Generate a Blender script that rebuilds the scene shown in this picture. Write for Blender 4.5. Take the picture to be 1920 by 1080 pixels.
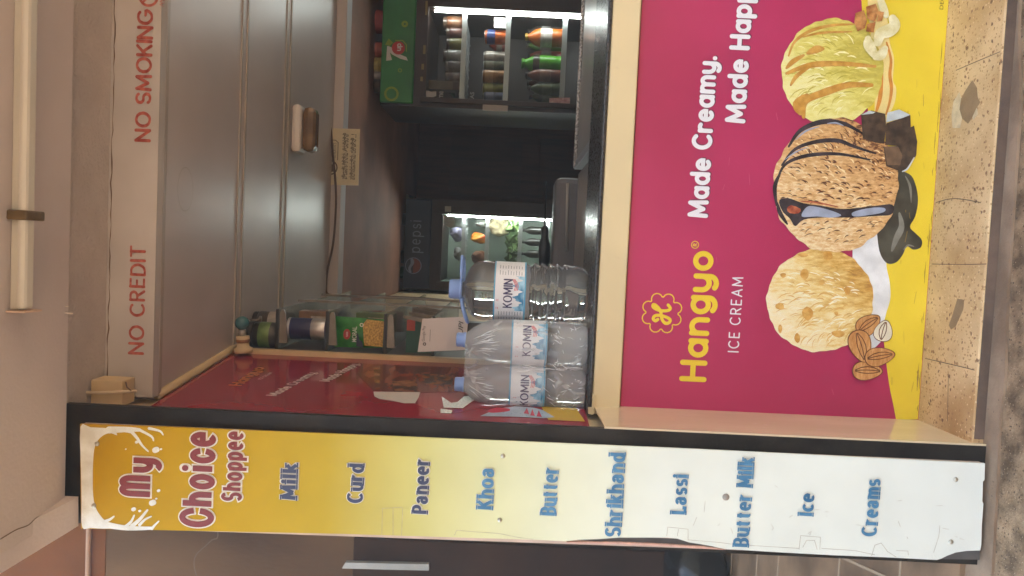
import bpy, bmesh, math, random
from mathutils import Vector, Matrix

random.seed(7)
for _o in list(bpy.data.objects):
    bpy.data.objects.remove(_o)
scene = bpy.context.scene
COL = scene.collection

# ------------------------------------------------------------------ camera
# the photograph was taken with the phone on its side: image right is world down
FPX = 1443.0
HAZE = 0.020
YAW, PITCH, ROLL = math.radians(2.8), math.radians(0.0), math.radians(2.65)
CAM = Vector((0.0, 0.0, 1.08))
_F0 = Vector((-math.sin(YAW), math.cos(YAW), 0))
_R0 = Vector((math.cos(YAW), math.sin(YAW), 0))
_D0 = Vector((0, 0, -1))
CF = (_F0 * math.cos(PITCH) + _D0 * math.sin(PITCH)).normalized()
_D1 = (_D0 * math.cos(PITCH) - _F0 * math.sin(PITCH)).normalized()
CU = _R0 * math.cos(ROLL) - _D1 * math.sin(ROLL)
CV = _R0 * math.sin(ROLL) + _D1 * math.cos(ROLL)
cam_data = bpy.data.cameras.new("camera")
cam = bpy.data.objects.new("camera", cam_data)
COL.objects.link(cam)
_m = Matrix((CV, CU, -CF)).transposed().to_4x4()
_m.translation = CAM
cam.matrix_world = _m
cam_data.sensor_fit = 'HORIZONTAL'
cam_data.sensor_width = 36.0
cam_data.lens = FPX * 36.0 / 1920.0
cam_data.clip_start = 0.02
cam_data.clip_end = 500
scene.camera = cam

# ------------------------------------------------------------------ world, sun, exposure
world = bpy.data.worlds.new("World")
scene.world = world
world.use_nodes = True
_nt = world.node_tree
_bg = _nt.nodes["Background"]
_sky = _nt.nodes.new("ShaderNodeTexSky")
_sky.sky_type = 'NISHITA'
_sky.sun_disc = False
SUN_EL, SUN_AZ = math.radians(38), math.radians(20)      # azimuth from +Y (behind the shop) towards +X
_sky.sun_elevation = SUN_EL
_sky.sun_rotation = SUN_AZ
_sky.dust_density = 3.0
_bg.inputs["Strength"].default_value = 0.15
_tint = _nt.nodes.new("ShaderNodeVectorMath"); _tint.operation = 'MULTIPLY'       # hazy, slightly warm daylight
_tint.inputs[1].default_value = (1.08, 1.03, 0.86)
_nt.links.new(_sky.outputs[0], _tint.inputs[0])
_nt.links.new(_tint.outputs[0], _bg.inputs["Color"])
sun_data = bpy.data.lights.new("sun", 'SUN')
sun_data.energy = 2.0
sun_data.angle = math.radians(0.5)
sun_data.color = (1.0, 0.94, 0.85)
sun = bpy.data.objects.new("sun", sun_data)
COL.objects.link(sun)
_sd = Vector((math.sin(SUN_AZ) * math.cos(SUN_EL), math.cos(SUN_AZ) * math.cos(SUN_EL), math.sin(SUN_EL)))
sun.rotation_euler = _sd.to_track_quat('Z', 'Y').to_euler()
sun.location = (1, 6, 9)
scene.view_settings.view_transform = 'Standard'
scene.view_settings.look = 'None'
scene.view_settings.gamma = 1.0
scene.view_settings.use_curve_mapping = False
scene.view_settings.exposure = 3.42

# ------------------------------------------------------------------ pixel -> point on a real plane
def ray(x, y):
    return CF * FPX + CU * (1080 - y - 540) + CV * (x - 960)
def P(x, y, Y):                      # on the vertical plane at depth Y
    d = ray(x, y); t = (Y - CAM.y) / d.y
    return CAM + d * t
def PX(x, y, X):                     # on a wall running away at X
    d = ray(x, y); t = (X - CAM.x) / d.x
    return CAM + d * t
def PZ(x, y, Z):                     # on a horizontal sheet
    d = ray(x, y); t = (Z - CAM.z) / d.z
    return CAM + d * t

# ------------------------------------------------------------------ scene helpers
def tag(o, label=None, cat=None, group=None, kind=None):
    if label: o["label"] = label
    if cat: o["category"] = cat
    if group: o["group"] = group
    if kind: o["kind"] = kind
    return o
def thing(name, label, cat, loc=(0, 0, 0), group=None):
    o = bpy.data.objects.new(name, None)
    COL.objects.link(o)
    o.location = loc
    o.empty_display_size = 0.05
    return tag(o, label, cat, group)
def wloc(o):
    v = Vector((0, 0, 0))
    while o is not None:
        v += Vector(o.location); o = o.parent
    return v
def copy_thing(root, loc, label=None, group=None):
    r = root.copy(); COL.objects.link(r); r.location = loc
    if label: r["label"] = label
    if group: r["group"] = group
    for ch in list(root.children):
        c = ch.copy(); COL.objects.link(c); c.parent = r
        for g in list(ch.children):
            d = g.copy(); COL.objects.link(d); d.parent = c
    return r

class MB:
    """collects shapes in world coordinates; build() links them as one mesh object"""
    def __init__(self):
        self.v, self.f, self.sm = [], [], []
    def add(self, vs, fs, smooth=False):
        n = len(self.v)
        self.v += [Vector(p) for p in vs]
        self.f += [tuple(i + n for i in f) for f in fs]
        self.sm += [smooth] * len(fs)
        return self
    def box(self, a, b, bev=0.0):
        x0, x1 = sorted((a[0], b[0])); y0, y1 = sorted((a[1], b[1])); z0, z1 = sorted((a[2], b[2]))
        if bev > 0:
            bm = bmesh.new()
            bmesh.ops.create_cube(bm, size=1)
            for w in bm.verts:
                w.co = Vector(((x0 + x1) / 2 + w.co.x * (x1 - x0), (y0 + y1) / 2 + w.co.y * (y1 - y0), (z0 + z1) / 2 + w.co.z * (z1 - z0)))
            bmesh.ops.bevel(bm, geom=list(bm.edges), offset=min(bev, (x1 - x0) * .45, (y1 - y0) * .45, (z1 - z0) * .45), segments=2, affect='EDGES', profile=0.5)
            bm.verts.index_update()
            self.add([w.co.copy() for w in bm.verts], [[w.index for w in f.verts] for f in bm.faces])
            bm.free()
            return self
        vs = [(x0, y0, z0), (x1, y0, z0), (x1, y1, z0), (x0, y1, z0), (x0, y0, z1), (x1, y0, z1), (x1, y1, z1), (x0, y1, z1)]
        return self.add(vs, [(0, 3, 2, 1), (4, 5, 6, 7), (0, 1, 5, 4), (1, 2, 6, 5), (2, 3, 7, 6), (3, 0, 4, 7)])
    def poly(self, pts):
        return self.add(pts, [tuple(range(len(pts)))])
    def prism(self, pts, off):
        n = len(pts); off = Vector(off)
        vs = [Vector(p) for p in pts] + [Vector(p) + off for p in pts]
        fs = [tuple(range(n)), tuple(range(2 * n - 1, n - 1, -1))] + [(i, (i + 1) % n, n + (i + 1) % n, n + i) for i in range(n)]
        return self.add(vs, fs)
    def tube(self, pts, r, n=8, cap=True):
        pts = [Vector(p) for p in pts]; rings = []; vs = []; fs = []
        for i, p in enumerate(pts):
            t = (pts[min(i + 1, len(pts) - 1)] - pts[max(i - 1, 0)]).normalized()
            a = t.orthogonal().normalized() if i == 0 else (prev - t * prev.dot(t)).normalized()
            prev = a; b = t.cross(a)
            rr = r[i] if isinstance(r, (list, tuple)) else r
            rings.append([len(vs) + k for k in range(n)])
            vs += [p + (a * math.cos(2 * math.pi * k / n) + b * math.sin(2 * math.pi * k / n)) * rr for k in range(n)]
        for i in range(len(pts) - 1):
            for k in range(n):
                fs.append((rings[i][k], rings[i][(k + 1) % n], rings[i + 1][(k + 1) % n], rings[i + 1][k]))
        if cap:
            fs.append(tuple(reversed(rings[0]))); fs.append(tuple(rings[-1]))
        return self.add(vs, fs, True)
    def lathe(self, prof, c=(0, 0, 0), n=32, sx=1.0, sy=1.0, wob=None, cap=True):
        vs = []; fs = []; c = Vector(c)
        for i, (r, z) in enumerate(prof):
            for k in range(n):
                a = 2 * math.pi * k / n
                q = wob(a, r, z) if wob else r
                vs.append(c + Vector((math.cos(a) * q * sx, math.sin(a) * q * sy, z)))
        for i in range(len(prof) - 1):
            for k in range(n):
                fs.append((i * n + k, i * n + (k + 1) % n, (i + 1) * n + (k + 1) % n, (i + 1) * n + k))
        if cap:
            fs.append(tuple(range(n - 1, -1, -1))); fs.append(tuple((len(prof) - 1) * n + k for k in range(n)))
        return self.add(vs, fs, True)
    def build(self, name, mat, parent=None):
        me = bpy.data.meshes.new(name)
        off = wloc(parent) if parent else Vector((0, 0, 0))
        me.from_pydata([p - off for p in self.v], [], self.f)
        me.validate()
        for p, s in zip(me.polygons, self.sm):
            p.use_smooth = s
        me.materials.append(mat)
        o = bpy.data.objects.new(name, me)
        COL.objects.link(o)
        if parent: o.parent = parent
        return o

def solid(name, mat, parent=None, recalc=True):
    pass

# ------------------------------------------------------------------ materials
def lin(c):
    def f(u):
        u /= 255.0
        return u / 12.92 if u <= 0.04045 else ((u + 0.055) / 1.055) ** 2.4
    return tuple(f(x) for x in c)
_mc = {}
def mat(name, col, rough=0.55, var=0.12, scale=6.0, bump=0.0, bscale=80.0, metal=0.0, spec=0.5, coat=0.0, bdist=0.004,
        col2=None, detail=5.0, stretch=None, lo=0.35, hi=0.65, rvar=0.0, spots=None):
    if name in _mc: return _mc[name]
    m = bpy.data.materials.new(name); m.use_nodes = True
    nt = m.node_tree; N = nt.nodes; L = nt.links
    b = N["Principled BSDF"]
    tc = N.new("ShaderNodeTexCoord"); mp = N.new("ShaderNodeMapping")
    L.new(tc.outputs["Object"], mp.inputs["Vector"])
    if stretch: mp.inputs["Scale"].default_value = stretch
    nz = N.new("ShaderNodeTexNoise"); nz.inputs["Scale"].default_value = scale; nz.inputs["Detail"].default_value = detail
    L.new(mp.outputs[0], nz.inputs["Vector"])
    rp = N.new("ShaderNodeValToRGB")
    a = tuple(max(0, x * (1 - var)) for x in col); c2 = col2 or tuple(min(1, x * (1 + var)) for x in col)
    rp.color_ramp.elements[0].position = lo; rp.color_ramp.elements[0].color = (*a, 1)
    rp.color_ramp.elements[1].position = hi; rp.color_ramp.elements[1].color = (*c2, 1)
    L.new(nz.outputs["Fac"], rp.inputs["Fac"])
    out = rp.outputs["Color"]
    if spots:                        # list of (voronoi scale, threshold, colour, stretch)
        for (vs, th, sc) in spots:
            vo = N.new("ShaderNodeTexVoronoi"); vo.inputs["Scale"].default_value = vs
            n2 = N.new("ShaderNodeTexNoise"); n2.inputs["Scale"].default_value = vs * 1.3
            mx0 = N.new("ShaderNodeVectorMath"); mx0.operation = 'MULTIPLY_ADD'
            mx0.inputs[1].default_value = (0.6 / vs,) * 3
            L.new(n2.outputs["Color"], mx0.inputs[0]); L.new(mp.outputs[0], mx0.inputs[2])
            L.new(mx0.outputs[0], vo.inputs["Vector"])
            lt = N.new("ShaderNodeMath"); lt.operation = 'LESS_THAN'; lt.inputs[1].default_value = th
            L.new(vo.outputs["Distance"], lt.inputs[0])
            sep = N.new("ShaderNodeSeparateColor"); L.new(vo.outputs["Color"], sep.inputs[0])
            gt = N.new("ShaderNodeMath"); gt.operation = 'GREATER_THAN'; gt.inputs[1].default_value = 0.62
            L.new(sep.outputs[0], gt.inputs[0])
            mu = N.new("ShaderNodeMath"); mu.operation = 'MULTIPLY'
            L.new(lt.outputs[0], mu.inputs[0]); L.new(gt.outputs[0], mu.inputs[1])
            mx = N.new("ShaderNodeMix"); mx.data_type = 'RGBA'
            L.new(mu.outputs[0], mx.inputs["Factor"]); L.new(out, mx.inputs["A"]); mx.inputs["B"].default_value = (*sc, 1)
            out = mx.outputs["Result"]
    L.new(out, b.inputs["Base Color"])
    b.inputs["Roughness"].default_value = rough
    b.inputs["Metallic"].default_value = metal
    b.inputs["Specular IOR Level"].default_value = spec
    b.inputs["Coat Weight"].default_value = coat
    b.inputs["Coat Roughness"].default_value = 0.06
    if rvar:
        mr = N.new("ShaderNodeMapRange"); mr.inputs["To Min"].default_value = max(0.02, rough - rvar); mr.inputs["To Max"].default_value = rough + rvar
        mr.inputs["From Min"].default_value = .3; mr.inputs["From Max"].default_value = .7
        L.new(nz.outputs["Fac"], mr.inputs["Value"]); L.new(mr.outputs[0], b.inputs["Roughness"])
    if bump:
        n3 = N.new("ShaderNodeTexNoise"); n3.inputs["Scale"].default_value = bscale; n3.inputs["Detail"].default_value = 6
        L.new(mp.outputs[0], n3.inputs["Vector"])
        bp = N.new("ShaderNodeBump"); bp.inputs["Strength"].default_value = bump; bp.inputs["Distance"].default_value = bdist
        L.new(n3.outputs["Fac"], bp.inputs["Height"]); L.new(bp.outputs[0], b.inputs["Normal"])
    _mc[name] = m
    return m
def emit(name, col, s):
    if name in _mc: return _mc[name]
    m = bpy.data.materials.new(name); m.use_nodes = True
    b = m.node_tree.nodes["Principled BSDF"]
    b.inputs["Base Color"].default_value = (.8, .8, .8, 1)
    b.inputs["Emission Color"].default_value = (*col, 1); b.inputs["Emission Strength"].default_value = s
    _mc[name] = m
    return m
def clear(name, tint=(1, 1, 1), trans=0.9, rough=0.05, haze=(.8, .82, .85), bump=0.0, bscale=40, stretch=None):
    """thin clear sheet or film: lets most light straight through, reflects a little, slightly milky"""
    if name in _mc: return _mc[name]
    m = bpy.data.materials.new(name); m.use_nodes = True
    nt = m.node_tree; N = nt.nodes; L = nt.links
    b = N["Principled BSDF"]; out = N["Material Output"]
    b.inputs["Base Color"].default_value = (*haze, 1); b.inputs["Roughness"].default_value = rough
    tr = N.new("ShaderNodeBsdfTransparent"); tr.inputs["Color"].default_value = (*tint, 1)
    mx = N.new("ShaderNodeMixShader"); mx.inputs[0].default_value = trans
    L.new(b.outputs[0], mx.inputs[1]); L.new(tr.outputs[0], mx.inputs[2]); L.new(mx.outputs[0], out.inputs[0])
    if bump:
        tc = N.new("ShaderNodeTexCoord"); mp = N.new("ShaderNodeMapping"); L.new(tc.outputs["Object"], mp.inputs[0])
        if stretch: mp.inputs["Scale"].default_value = stretch
        nz = N.new("ShaderNodeTexNoise"); nz.inputs["Scale"].default_value = bscale; nz.inputs["Detail"].default_value = 3; nz.inputs["Distortion"].default_value = 1.2
        L.new(mp.outputs[0], nz.inputs["Vector"])
        bp = N.new("ShaderNodeBump"); bp.inputs["Strength"].default_value = bump; bp.inputs["Distance"].default_value = 0.01
        L.new(nz.outputs["Fac"], bp.inputs["Height"]); L.new(bp.outputs[0], b.inputs["Normal"])
        mr = N.new("ShaderNodeMapRange"); mr.inputs["From Min"].default_value = .55; mr.inputs["From Max"].default_value = .8
        mr.inputs["To Min"].default_value = trans; mr.inputs["To Max"].default_value = trans - .45
        L.new(nz.outputs["Fac"], mr.inputs["Value"]); L.new(mr.outputs[0], mx.inputs[0])
    _mc[name] = m
    return m
def water(name, tint=(.97, .99, 1), rough=0.0, ior=1.33, milk=0.0):
    if name in _mc: return _mc[name]
    m = bpy.data.materials.new(name); m.use_nodes = True
    nt = m.node_tree; N = nt.nodes; L = nt.links
    b = N["Principled BSDF"]; out = N["Material Output"]
    b.inputs["Base Color"].default_value = (*tint, 1); b.inputs["Roughness"].default_value = rough
    b.inputs["Transmission Weight"].default_value = 1.0; b.inputs["IOR"].default_value = ior
    if milk:
        d = N.new("ShaderNodeBsdfDiffuse"); d.inputs["Color"].default_value = (.8, .82, .84, 1)
        t2 = N.new("ShaderNodeBsdfTranslucent"); t2.inputs["Color"].default_value = (.8, .82, .84, 1)
        m2 = N.new("ShaderNodeMixShader"); m2.inputs[0].default_value = .4
        L.new(d.outputs[0], m2.inputs[1]); L.new(t2.outputs[0], m2.inputs[2])
        mx = N.new("ShaderNodeMixShader"); mx.inputs[0].default_value = milk
        L.new(b.outputs[0], mx.inputs[1]); L.new(m2.outputs[0], mx.inputs[2]); L.new(mx.outputs[0], out.inputs[0])
    _mc[name] = m
    return m

# ------------------------------------------------------------------ lettering
def arc(cx, cy, rx, ry, a0, a1, n=16):
    return [(cx + rx * math.cos(math.radians(a0 + (a1 - a0) * i / n)), cy + ry * math.sin(math.radians(a0 + (a1 - a0) * i / n))) for i in range(n + 1)]
X = .68
GL = {
 'A': (.74, [[(0, 0), (.37, 1)], [(.37, 1), (.74, 0)], [(.14, .33), (.6, .33)]], []),
 'B': (.58, [[(0, 0), (0, 1)], [(0, 1), (.3, 1)] + arc(.3, .76, .25, .24, 90, -90)[1:] + [(0, .52)], [(0, .52), (.3, .52)] + arc(.3, .26, .28, .26, 90, -90)[1:] + [(0, 0)]], [(0, 0), (0, 1)]),
 'C': (.74, [arc(.42, .5, .42, .5, 48, 312, 26)], []),
 'D': (.66, [[(0, 0), (0, 1)], [(0, 1), (.25, 1)] + arc(.25, .5, .41, .5, 90, -90)[1:] + [(0, 0)]], [(0, 0), (0, 1)]),
 'E': (.5, [[(0, 0), (0, 1)], [(0, 1), (.5, 1)], [(0, .52), (.43, .52)], [(0, 0), (.5, 0)]], []),
 'G': (.8, [arc(.42, .5, .42, .5, 48, 345, 26) + [(.8, .46), (.52, .46)]], []),
 'H': (.66, [[(0, 0), (0, 1)], [(.66, 0), (.66, 1)], [(0, .52), (.66, .52)]], [(0, 0), (0, 1), (.66, 0), (.66, 1)]),
 'I': (.0, [[(0, 0), (0, 1)]], [(0, 0), (0, 1)]),
 'K': (.6, [[(0, 0), (0, 1)], [(.58, 1), (.03, .42)], [(.2, .6), (.6, 0)]], [(0, 0), (0, 1), (.6, 0), (.56, 1)]),
 'L': (.5, [[(0, 0), (0, 1)], [(0, 0), (.5, 0), (.5, .2)]], [(0, 0), (0, 1)]),
 'M': (.86, [[(0, 0), (.05, 1)], [(.05, 1), (.43, .18)], [(.43, .18), (.81, 1)], [(.81, 1), (.86, 0)]], [(0, 0), (.03, 1), (.83, 1), (.86, 0)]),
 'N': (.66, [[(0, 0), (0, 1)], [(0, 1), (.66, 0)], [(.66, 0), (.66, 1)]], []),
 'O': (.84, [arc(.42, .5, .42, .5, 90, 450, 30)], []),
 'P': (.56, [[(0, 0), (0, 1)], [(0, 1), (.28, 1)] + arc(.28, .74, .28, .26, 90, -90)[1:] + [(0, .48)]], [(0, 0), (0, 1)]),
 'R': (.6, [[(0, 0), (0, 1)], [(0, 1), (.28, 1)] + arc(.28, .75, .27, .25, 90, -90)[1:] + [(0, .5)], [(.27, .5), (.6, 0)]], [(0, 0), (0, 1)]),
 'S': (.58, [arc(.29, .74, .28, .26, 28, 250, 16) + arc(.29, .25, .29, .25, 80, -155, 16)], []),
 'T': (.64, [[(0, 1), (.64, 1)], [(.32, 0), (.32, 1)]], [(.32, 0)]),
 'U': (.62, [[(0, 1), (0, .3)] + arc(.31, .3, .31, .3, 180, 360) + [(.62, 1)]], []),
 'Y': (.68, [[(0, 1), (.34, .45)], [(.68, 1), (.34, .45)], [(.34, .45), (.34, 0)]], []),
 'a': (.56, [arc(.28, .34, .28, .34, 0, 360, 24), [(.56, X), (.56, 0)]], []),
 '@': (.58, [arc(.26, .47, .22, .21, 165, 0, 12) + [(.48, .1), (.58, .02)], arc(.24, .19, .22, .19, 65, 330, 14)], []),
 'b': (.56, [arc(.28, .34, .28, .34, 0, 360, 24), [(0, 1), (0, 0)]], [(0, 1)]),
 'c': (.5, [arc(.29, .34, .29, .34, 45, 315, 20)], []),
 'd': (.56, [arc(.28, .34, .28, .34, 0, 360, 24), [(.56, 1), (.56, 0)]], [(.53, 1), (.6, 0)]),
 'e': (.56, [[(.03, .36), (.55, .36)] + arc(.29, .34, .28, .34, 4, 310, 22)[1:]], []),
 'g': (.56, [arc(.28, .34, .28, .34, 0, 360, 24), [(.56, X), (.56, .0)] + arc(.28, -.03, .28, .27, 0, -140, 12)], []),
 'h': (.54, [[(0, 0), (0, 1)], arc(.27, .36, .27, .32, 180, 0, 14) + [(.54, 0)]], [(0, 0), (0, 1), (.54, 0)]),
 'i': (.0, [[(0, 0), (0, X)], [(0, .93), (0, .95)]], [(0, 0), (-.03, X)]),
 'k': (.5, [[(0, 0), (0, 1)], [(.46, X), (.02, .28)], [(.16, .4), (.5, 0)]], [(0, 0), (0, 1), (.5, 0), (.44, X)]),
 'l': (.0, [[(0, 0), (0, 1)]], [(0, 0), (-.03, 1)]),
 'm': (.9, [[(0, 0), (0, X)], arc(.225, .4, .225, .28, 180, 0, 12) + [(.45, 0)], arc(.675, .4, .225, .28, 180, 0, 12) + [(.9, 0)]], [(0, 0), (-.03, X), (.45, 0), (.9, 0)]),
 'W': (.9, [[(0, 0), (0, .7)] + arc(.225, .7, .225, .3, 180, 0, 12) + [(.45, 0)], [(.45, .6)] + arc(.675, .7, .225, .3, 180, 0, 12) + [(.9, 0)]], []),
 'n': (.54, [[(0, 0), (0, X)], arc(.27, .36, .27, .32, 180, 0, 14) + [(.54, 0)]], [(0, 0), (-.03, X), (.54, 0)]),
 'o': (.58, [arc(.29, .34, .29, .34, 90, 450, 26)], []),
 'p': (.56, [arc(.28, .34, .28, .34, 180, 540, 24), [(0, X), (0, -.32)]], [(0, -.32)]),
 'r': (.36, [[(0, 0), (0, X)], arc(.24, .42, .24, .26, 180, 55, 10)], [(0, 0), (-.03, X)]),
 's': (.44, [arc(.22, .5, .2, .18, 25, 250, 14) + arc(.22, .17, .22, .17, 80, -155, 14)], []),
 't': (.36, [[(.14, .92), (.14, .15)] + arc(.28, .15, .14, .15, 180, 290, 8), [(-.07, X - .02), (.40, X - .02)]], []),
 'u': (.54, [[(0, X), (0, .3)] + arc(.27, .3, .27, .3, 180, 360, 14), [(.54, X), (.54, 0)]], [(-.03, X), (.51, X), (.6, 0)]),
 'y': (.54, [[(0, X), (.0, .34)] + arc(.27, .34, .27, .32, 180, 360, 14), [(.54, X), (.54, 0)] + arc(.27, -.02, .27, .28, 0, -130, 10)], []),
 'v': (.54, [[(0, X), (.27, 0)], [(.27, 0), (.54, X)]], []),
 'q': (.56, [[(0, X), (.28, .03)], [(.56, X), (.22, -.2), (.08, -.3), (-.04, -.28)]], []),
 '.': (.0, [[(0, .0), (0, .02)]], []),
}
def ribbon(mb, pts, w, put, off, contrast=0.0, roundcap=True, ncap=8, ext=0.0):
    pts = [Vector((p[0], p[1])) for p in pts]
    if ext and len(pts) > 1 and (pts[0] - pts[-1]).length > 1e-4:
        pts = [pts[0] + (pts[0] - pts[1]).normalized() * ext] + pts + [pts[-1] + (pts[-1] - pts[-2]).normalized() * ext]
    q = [pts[0]]
    for p in pts[1:]:
        if (p - q[-1]).length > 1e-5: q.append(p)
    if len(q) < 2:
        q.append(q[0] + Vector((0, 1e-3)))
    n = len(q); Lp = []; Rp = []
    ws = w if isinstance(w, (list, tuple)) else None
    closed = (q[0] - q[-1]).length < 1e-4
    for i in range(n):
        a = q[i - 1] if i > 0 else (q[-2] if closed else None)
        c = q[i + 1] if i < n - 1 else (q[1] if closed else None)
        t0 = (q[i] - a).normalized() if a is not None else (c - q[i]).normalized()
        t1 = (c - q[i]).normalized() if c is not None else t0
        t = t0 + t1
        t = t.normalized() if t.length > 1e-4 else t1
        nrm = Vector((-t.y, t.x))
        ww = (ws[min(i, len(ws) - 1)] if ws else w)
        ww *= (1 - contrast) + contrast * abs(t.y)
        mit = 1.0 / max(.6, abs(nrm.dot(Vector((-t1.y, t1.x)))))
        Lp.append(q[i] + nrm * ww * .5 * mit); Rp.append(q[i] - nrm * ww * .5 * mit)
    vs = [put(p.x, p.y, off + i * 3e-6) for i, p in enumerate(Lp)] + [put(p.x, p.y, off + i * 3e-6) for i, p in enumerate(Rp)]
    fs = [(i, n + i, n + i + 1, i + 1) for i in range(n - 1)]
    mb.add(vs, fs)
    if roundcap and not closed:
        for (c, l, r, oo) in ((q[0], Lp[0], Rp[0], off - 4e-6), (q[-1], Rp[-1], Lp[-1], off + n * 3e-6)):
            d = l - c; cp = [l]
            for k in range(1, ncap):
                a = math.pi * k / ncap
                cp.append(c + Vector((d.x * math.cos(a) - d.y * math.sin(a), d.x * math.sin(a) + d.y * math.cos(a))))
            cp.append(r)
            mb.add([put(p.x, p.y, oo) for p in cp], [tuple(range(len(cp)))])
def strokes_of(s, gap):
    out = []; x = 0
    for ch in s:
        if ch == ' ':
            x += .3 + gap * .5; continue
        wd, st, se = GL[ch]
        out.append((x, st, se)); x += wd + gap
    return out, x - gap
def lettering(mb, s, put, width, height, wt=.2, gap=.36, contrast=0.0, serif=0.0, off=0.0, grow=0.0, roundcap=True, jit=0.0, halfrise=0.0, step=5e-5):
    """draws s from put(0,0), total width and cap height given in metres; wt is stroke weight / cap height"""
    gl, total = strokes_of(s, gap)
    kx = width / (total + wt); ky = height / (1 + wt)
    rnd = random.Random(len(s) * 7 + 3)
    k = 0
    def mp(p, x0):
        return ((x0 + p[0] + wt / 2) * kx, (p[1] + wt / 2) * ky)
    base = (kx + ky) / 2
    for (x0, st, se) in gl:
        jx = rnd.uniform(-jit, jit); jy = rnd.uniform(-jit, jit)
        for line in st:
            pts = [mp((p[0] + jx + rnd.uniform(-jit, jit) * .3, p[1] + jy + rnd.uniform(-jit, jit) * .3), x0) for p in line]
            if abs(pts[0][0] - pts[-1][0]) + abs(pts[0][1] - pts[-1][1]) < .0004: pts[-1] = pts[0]
            ribbon(mb, pts, wt * base + grow, put, off + k * step, contrast if grow == 0 else contrast * .5, roundcap or (abs(line[0][1] - line[-1][1]) < .05 and len(line) == 2 and abs(line[0][0] - line[-1][0]) < .05), 8, grow * .5 if not roundcap else 0)
            k += 1
        for (sx, sy) in se if serif else []:
            a = mp((sx - serif, sy), x0); b = mp((sx + serif, sy), x0)
            ins = wt * base * .28 * (1 if sy < .3 else -1)
            ribbon(mb, [(a[0], a[1] - wt * base * .30 * (1 if sy < .3 else -1)), (b[0], b[1] - wt * base * .30 * (1 if sy < .3 else -1))], wt * base * .42 + grow, put, off + k * step, 0, False)
            k += 1
_fc = {}
def font_text(mb, s, put, width, height, off=0.0, bold=0.0, shear=0.0):
    """plain typeface lettering as flat faces; height is the height of the whole line box drawn"""
    key = (s, bold, shear)
    if key not in _fc:
        cu = bpy.data.curves.new("t", 'FONT'); cu.body = s; cu.offset = bold; cu.shear = shear; cu.resolution_u = 4
        ob = bpy.data.objects.new("t", cu); COL.objects.link(ob)
        bpy.context.view_layer.update()
        me = bpy.data.meshes.new_from_object(ob.evaluated_get(bpy.context.evaluated_depsgraph_get()))
        _fc[key] = ([v.co.copy() for v in me.vertices], [tuple(p.vertices) for p in me.polygons])
        bpy.data.objects.remove(ob); bpy.data.curves.remove(cu); bpy.data.meshes.remove(me)
    vs, fs = _fc[key]
    if not vs: return
    x0 = min(v.x for v in vs); x1 = max(v.x for v in vs); y0 = min(v.y for v in vs); y1 = max(v.y for v in vs)
    kx = width / max(1e-6, x1 - x0); ky = height / max(1e-6, y1 - y0)
    mb.add([put((v.x - x0) * kx, (v.y - y0) * ky, off) for v in vs], fs)
def plane_put(o, ex, ey):
    o, ex, ey = Vector(o), Vector(ex).normalized(), Vector(ey).normalized()
    n = ex.cross(ey)                 # towards the viewer
    return lambda x, y, off=0.0: o + ex * x + ey * y + n * off
EX, EZ = Vector((1, 0, 0)), Vector((0, 0, 1))
def line_at(xb, ys, ye, h, Y):
    """text line on plane Y: baseline column xb at its start row ys, end row ye, cap height h pixels"""
    a = P(xb, ys, Y); b = P(xb + (ys - ye) * math.tan(ROLL), ye, Y); t = P(xb - h, ys, Y)
    return plane_put(a, EX, EZ), b.x - a.x, t.z - a.z
def smooth_closed(pts, n=4):
    out = []; m = len(pts)
    for i in range(m):
        p0, p1, p2, p3 = (Vector(pts[(i + k) % m]) for k in (-1, 0, 1, 2))
        for k in range(n):
            t = k / n
            out.append(tuple(.5 * ((2 * p1) + (p2 - p0) * t + (2 * p0 - 5 * p1 + 4 * p2 - p3) * t * t + (3 * p1 - p0 - 3 * p2 + p3) * t ** 3)))
    return out
def smooth_open(pts, n=5):
    out = []; m = len(pts)
    for i in range(m - 1):
        p0, p1, p2, p3 = (Vector(pts[min(max(i + k, 0), m - 1)]) for k in (-1, 0, 1, 2))
        for k in range(n):
            t = k / n
            out.append(tuple(.5 * ((2 * p1) + (p2 - p0) * t + (2 * p0 - 5 * p1 + 4 * p2 - p3) * t * t + (3 * p1 - p0 - 3 * p2 + p3) * t ** 3)))
    out.append(tuple(pts[-1]))
    return out
# ------------------------------------------------------------------ main levels and planes
YB, YP, YL, YC = 1.60, 1.85, 1.78, 1.825          # sign board, poster, lintel, counter front
Z_STEP = P(1750, 400, YP).z
Z_PAVE = Z_STEP - 0.024
Z_SOF = P(133, 300, YB).z                          # canopy soffit
Z_PLA = P(205, 300, YL).z                          # rough plaster underside
Z_LIN = P(296, 300, YL).z                          # lintel lower edge
Z_CEI = Z_LIN + 0.012
Z_TOP = P(1121, 400, YC).z                         # counter top
XW, XPR, XS = -0.392, -0.365, -0.345               # left shop wall (skewed), inner side of the pillar, wall behind the shelf
WA, WB = Vector((-0.412, 1.637, 0)), Vector((XS, 2.30, 0))
WD = (WB - WA).normalized(); WN = Vector((WD.y, -WD.x, 0))
def wall_x(y): return WA.x + (WB.x - WA.x) * min(1, (y - WA.y) / (WB.y - WA.y))
def PX(x, y, off):                   # on the skewed left wall
    d = ray(x, y); t = WN.dot(WA + WN * off - CAM) / WN.dot(d)
    return CAM + d * t
XPL = P(1000, 1010, 1.62).x - .012                 # pillar left edge
print("levels", Z_STEP, Z_SOF, Z_PLA, Z_LIN, Z_TOP, XPL)

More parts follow.
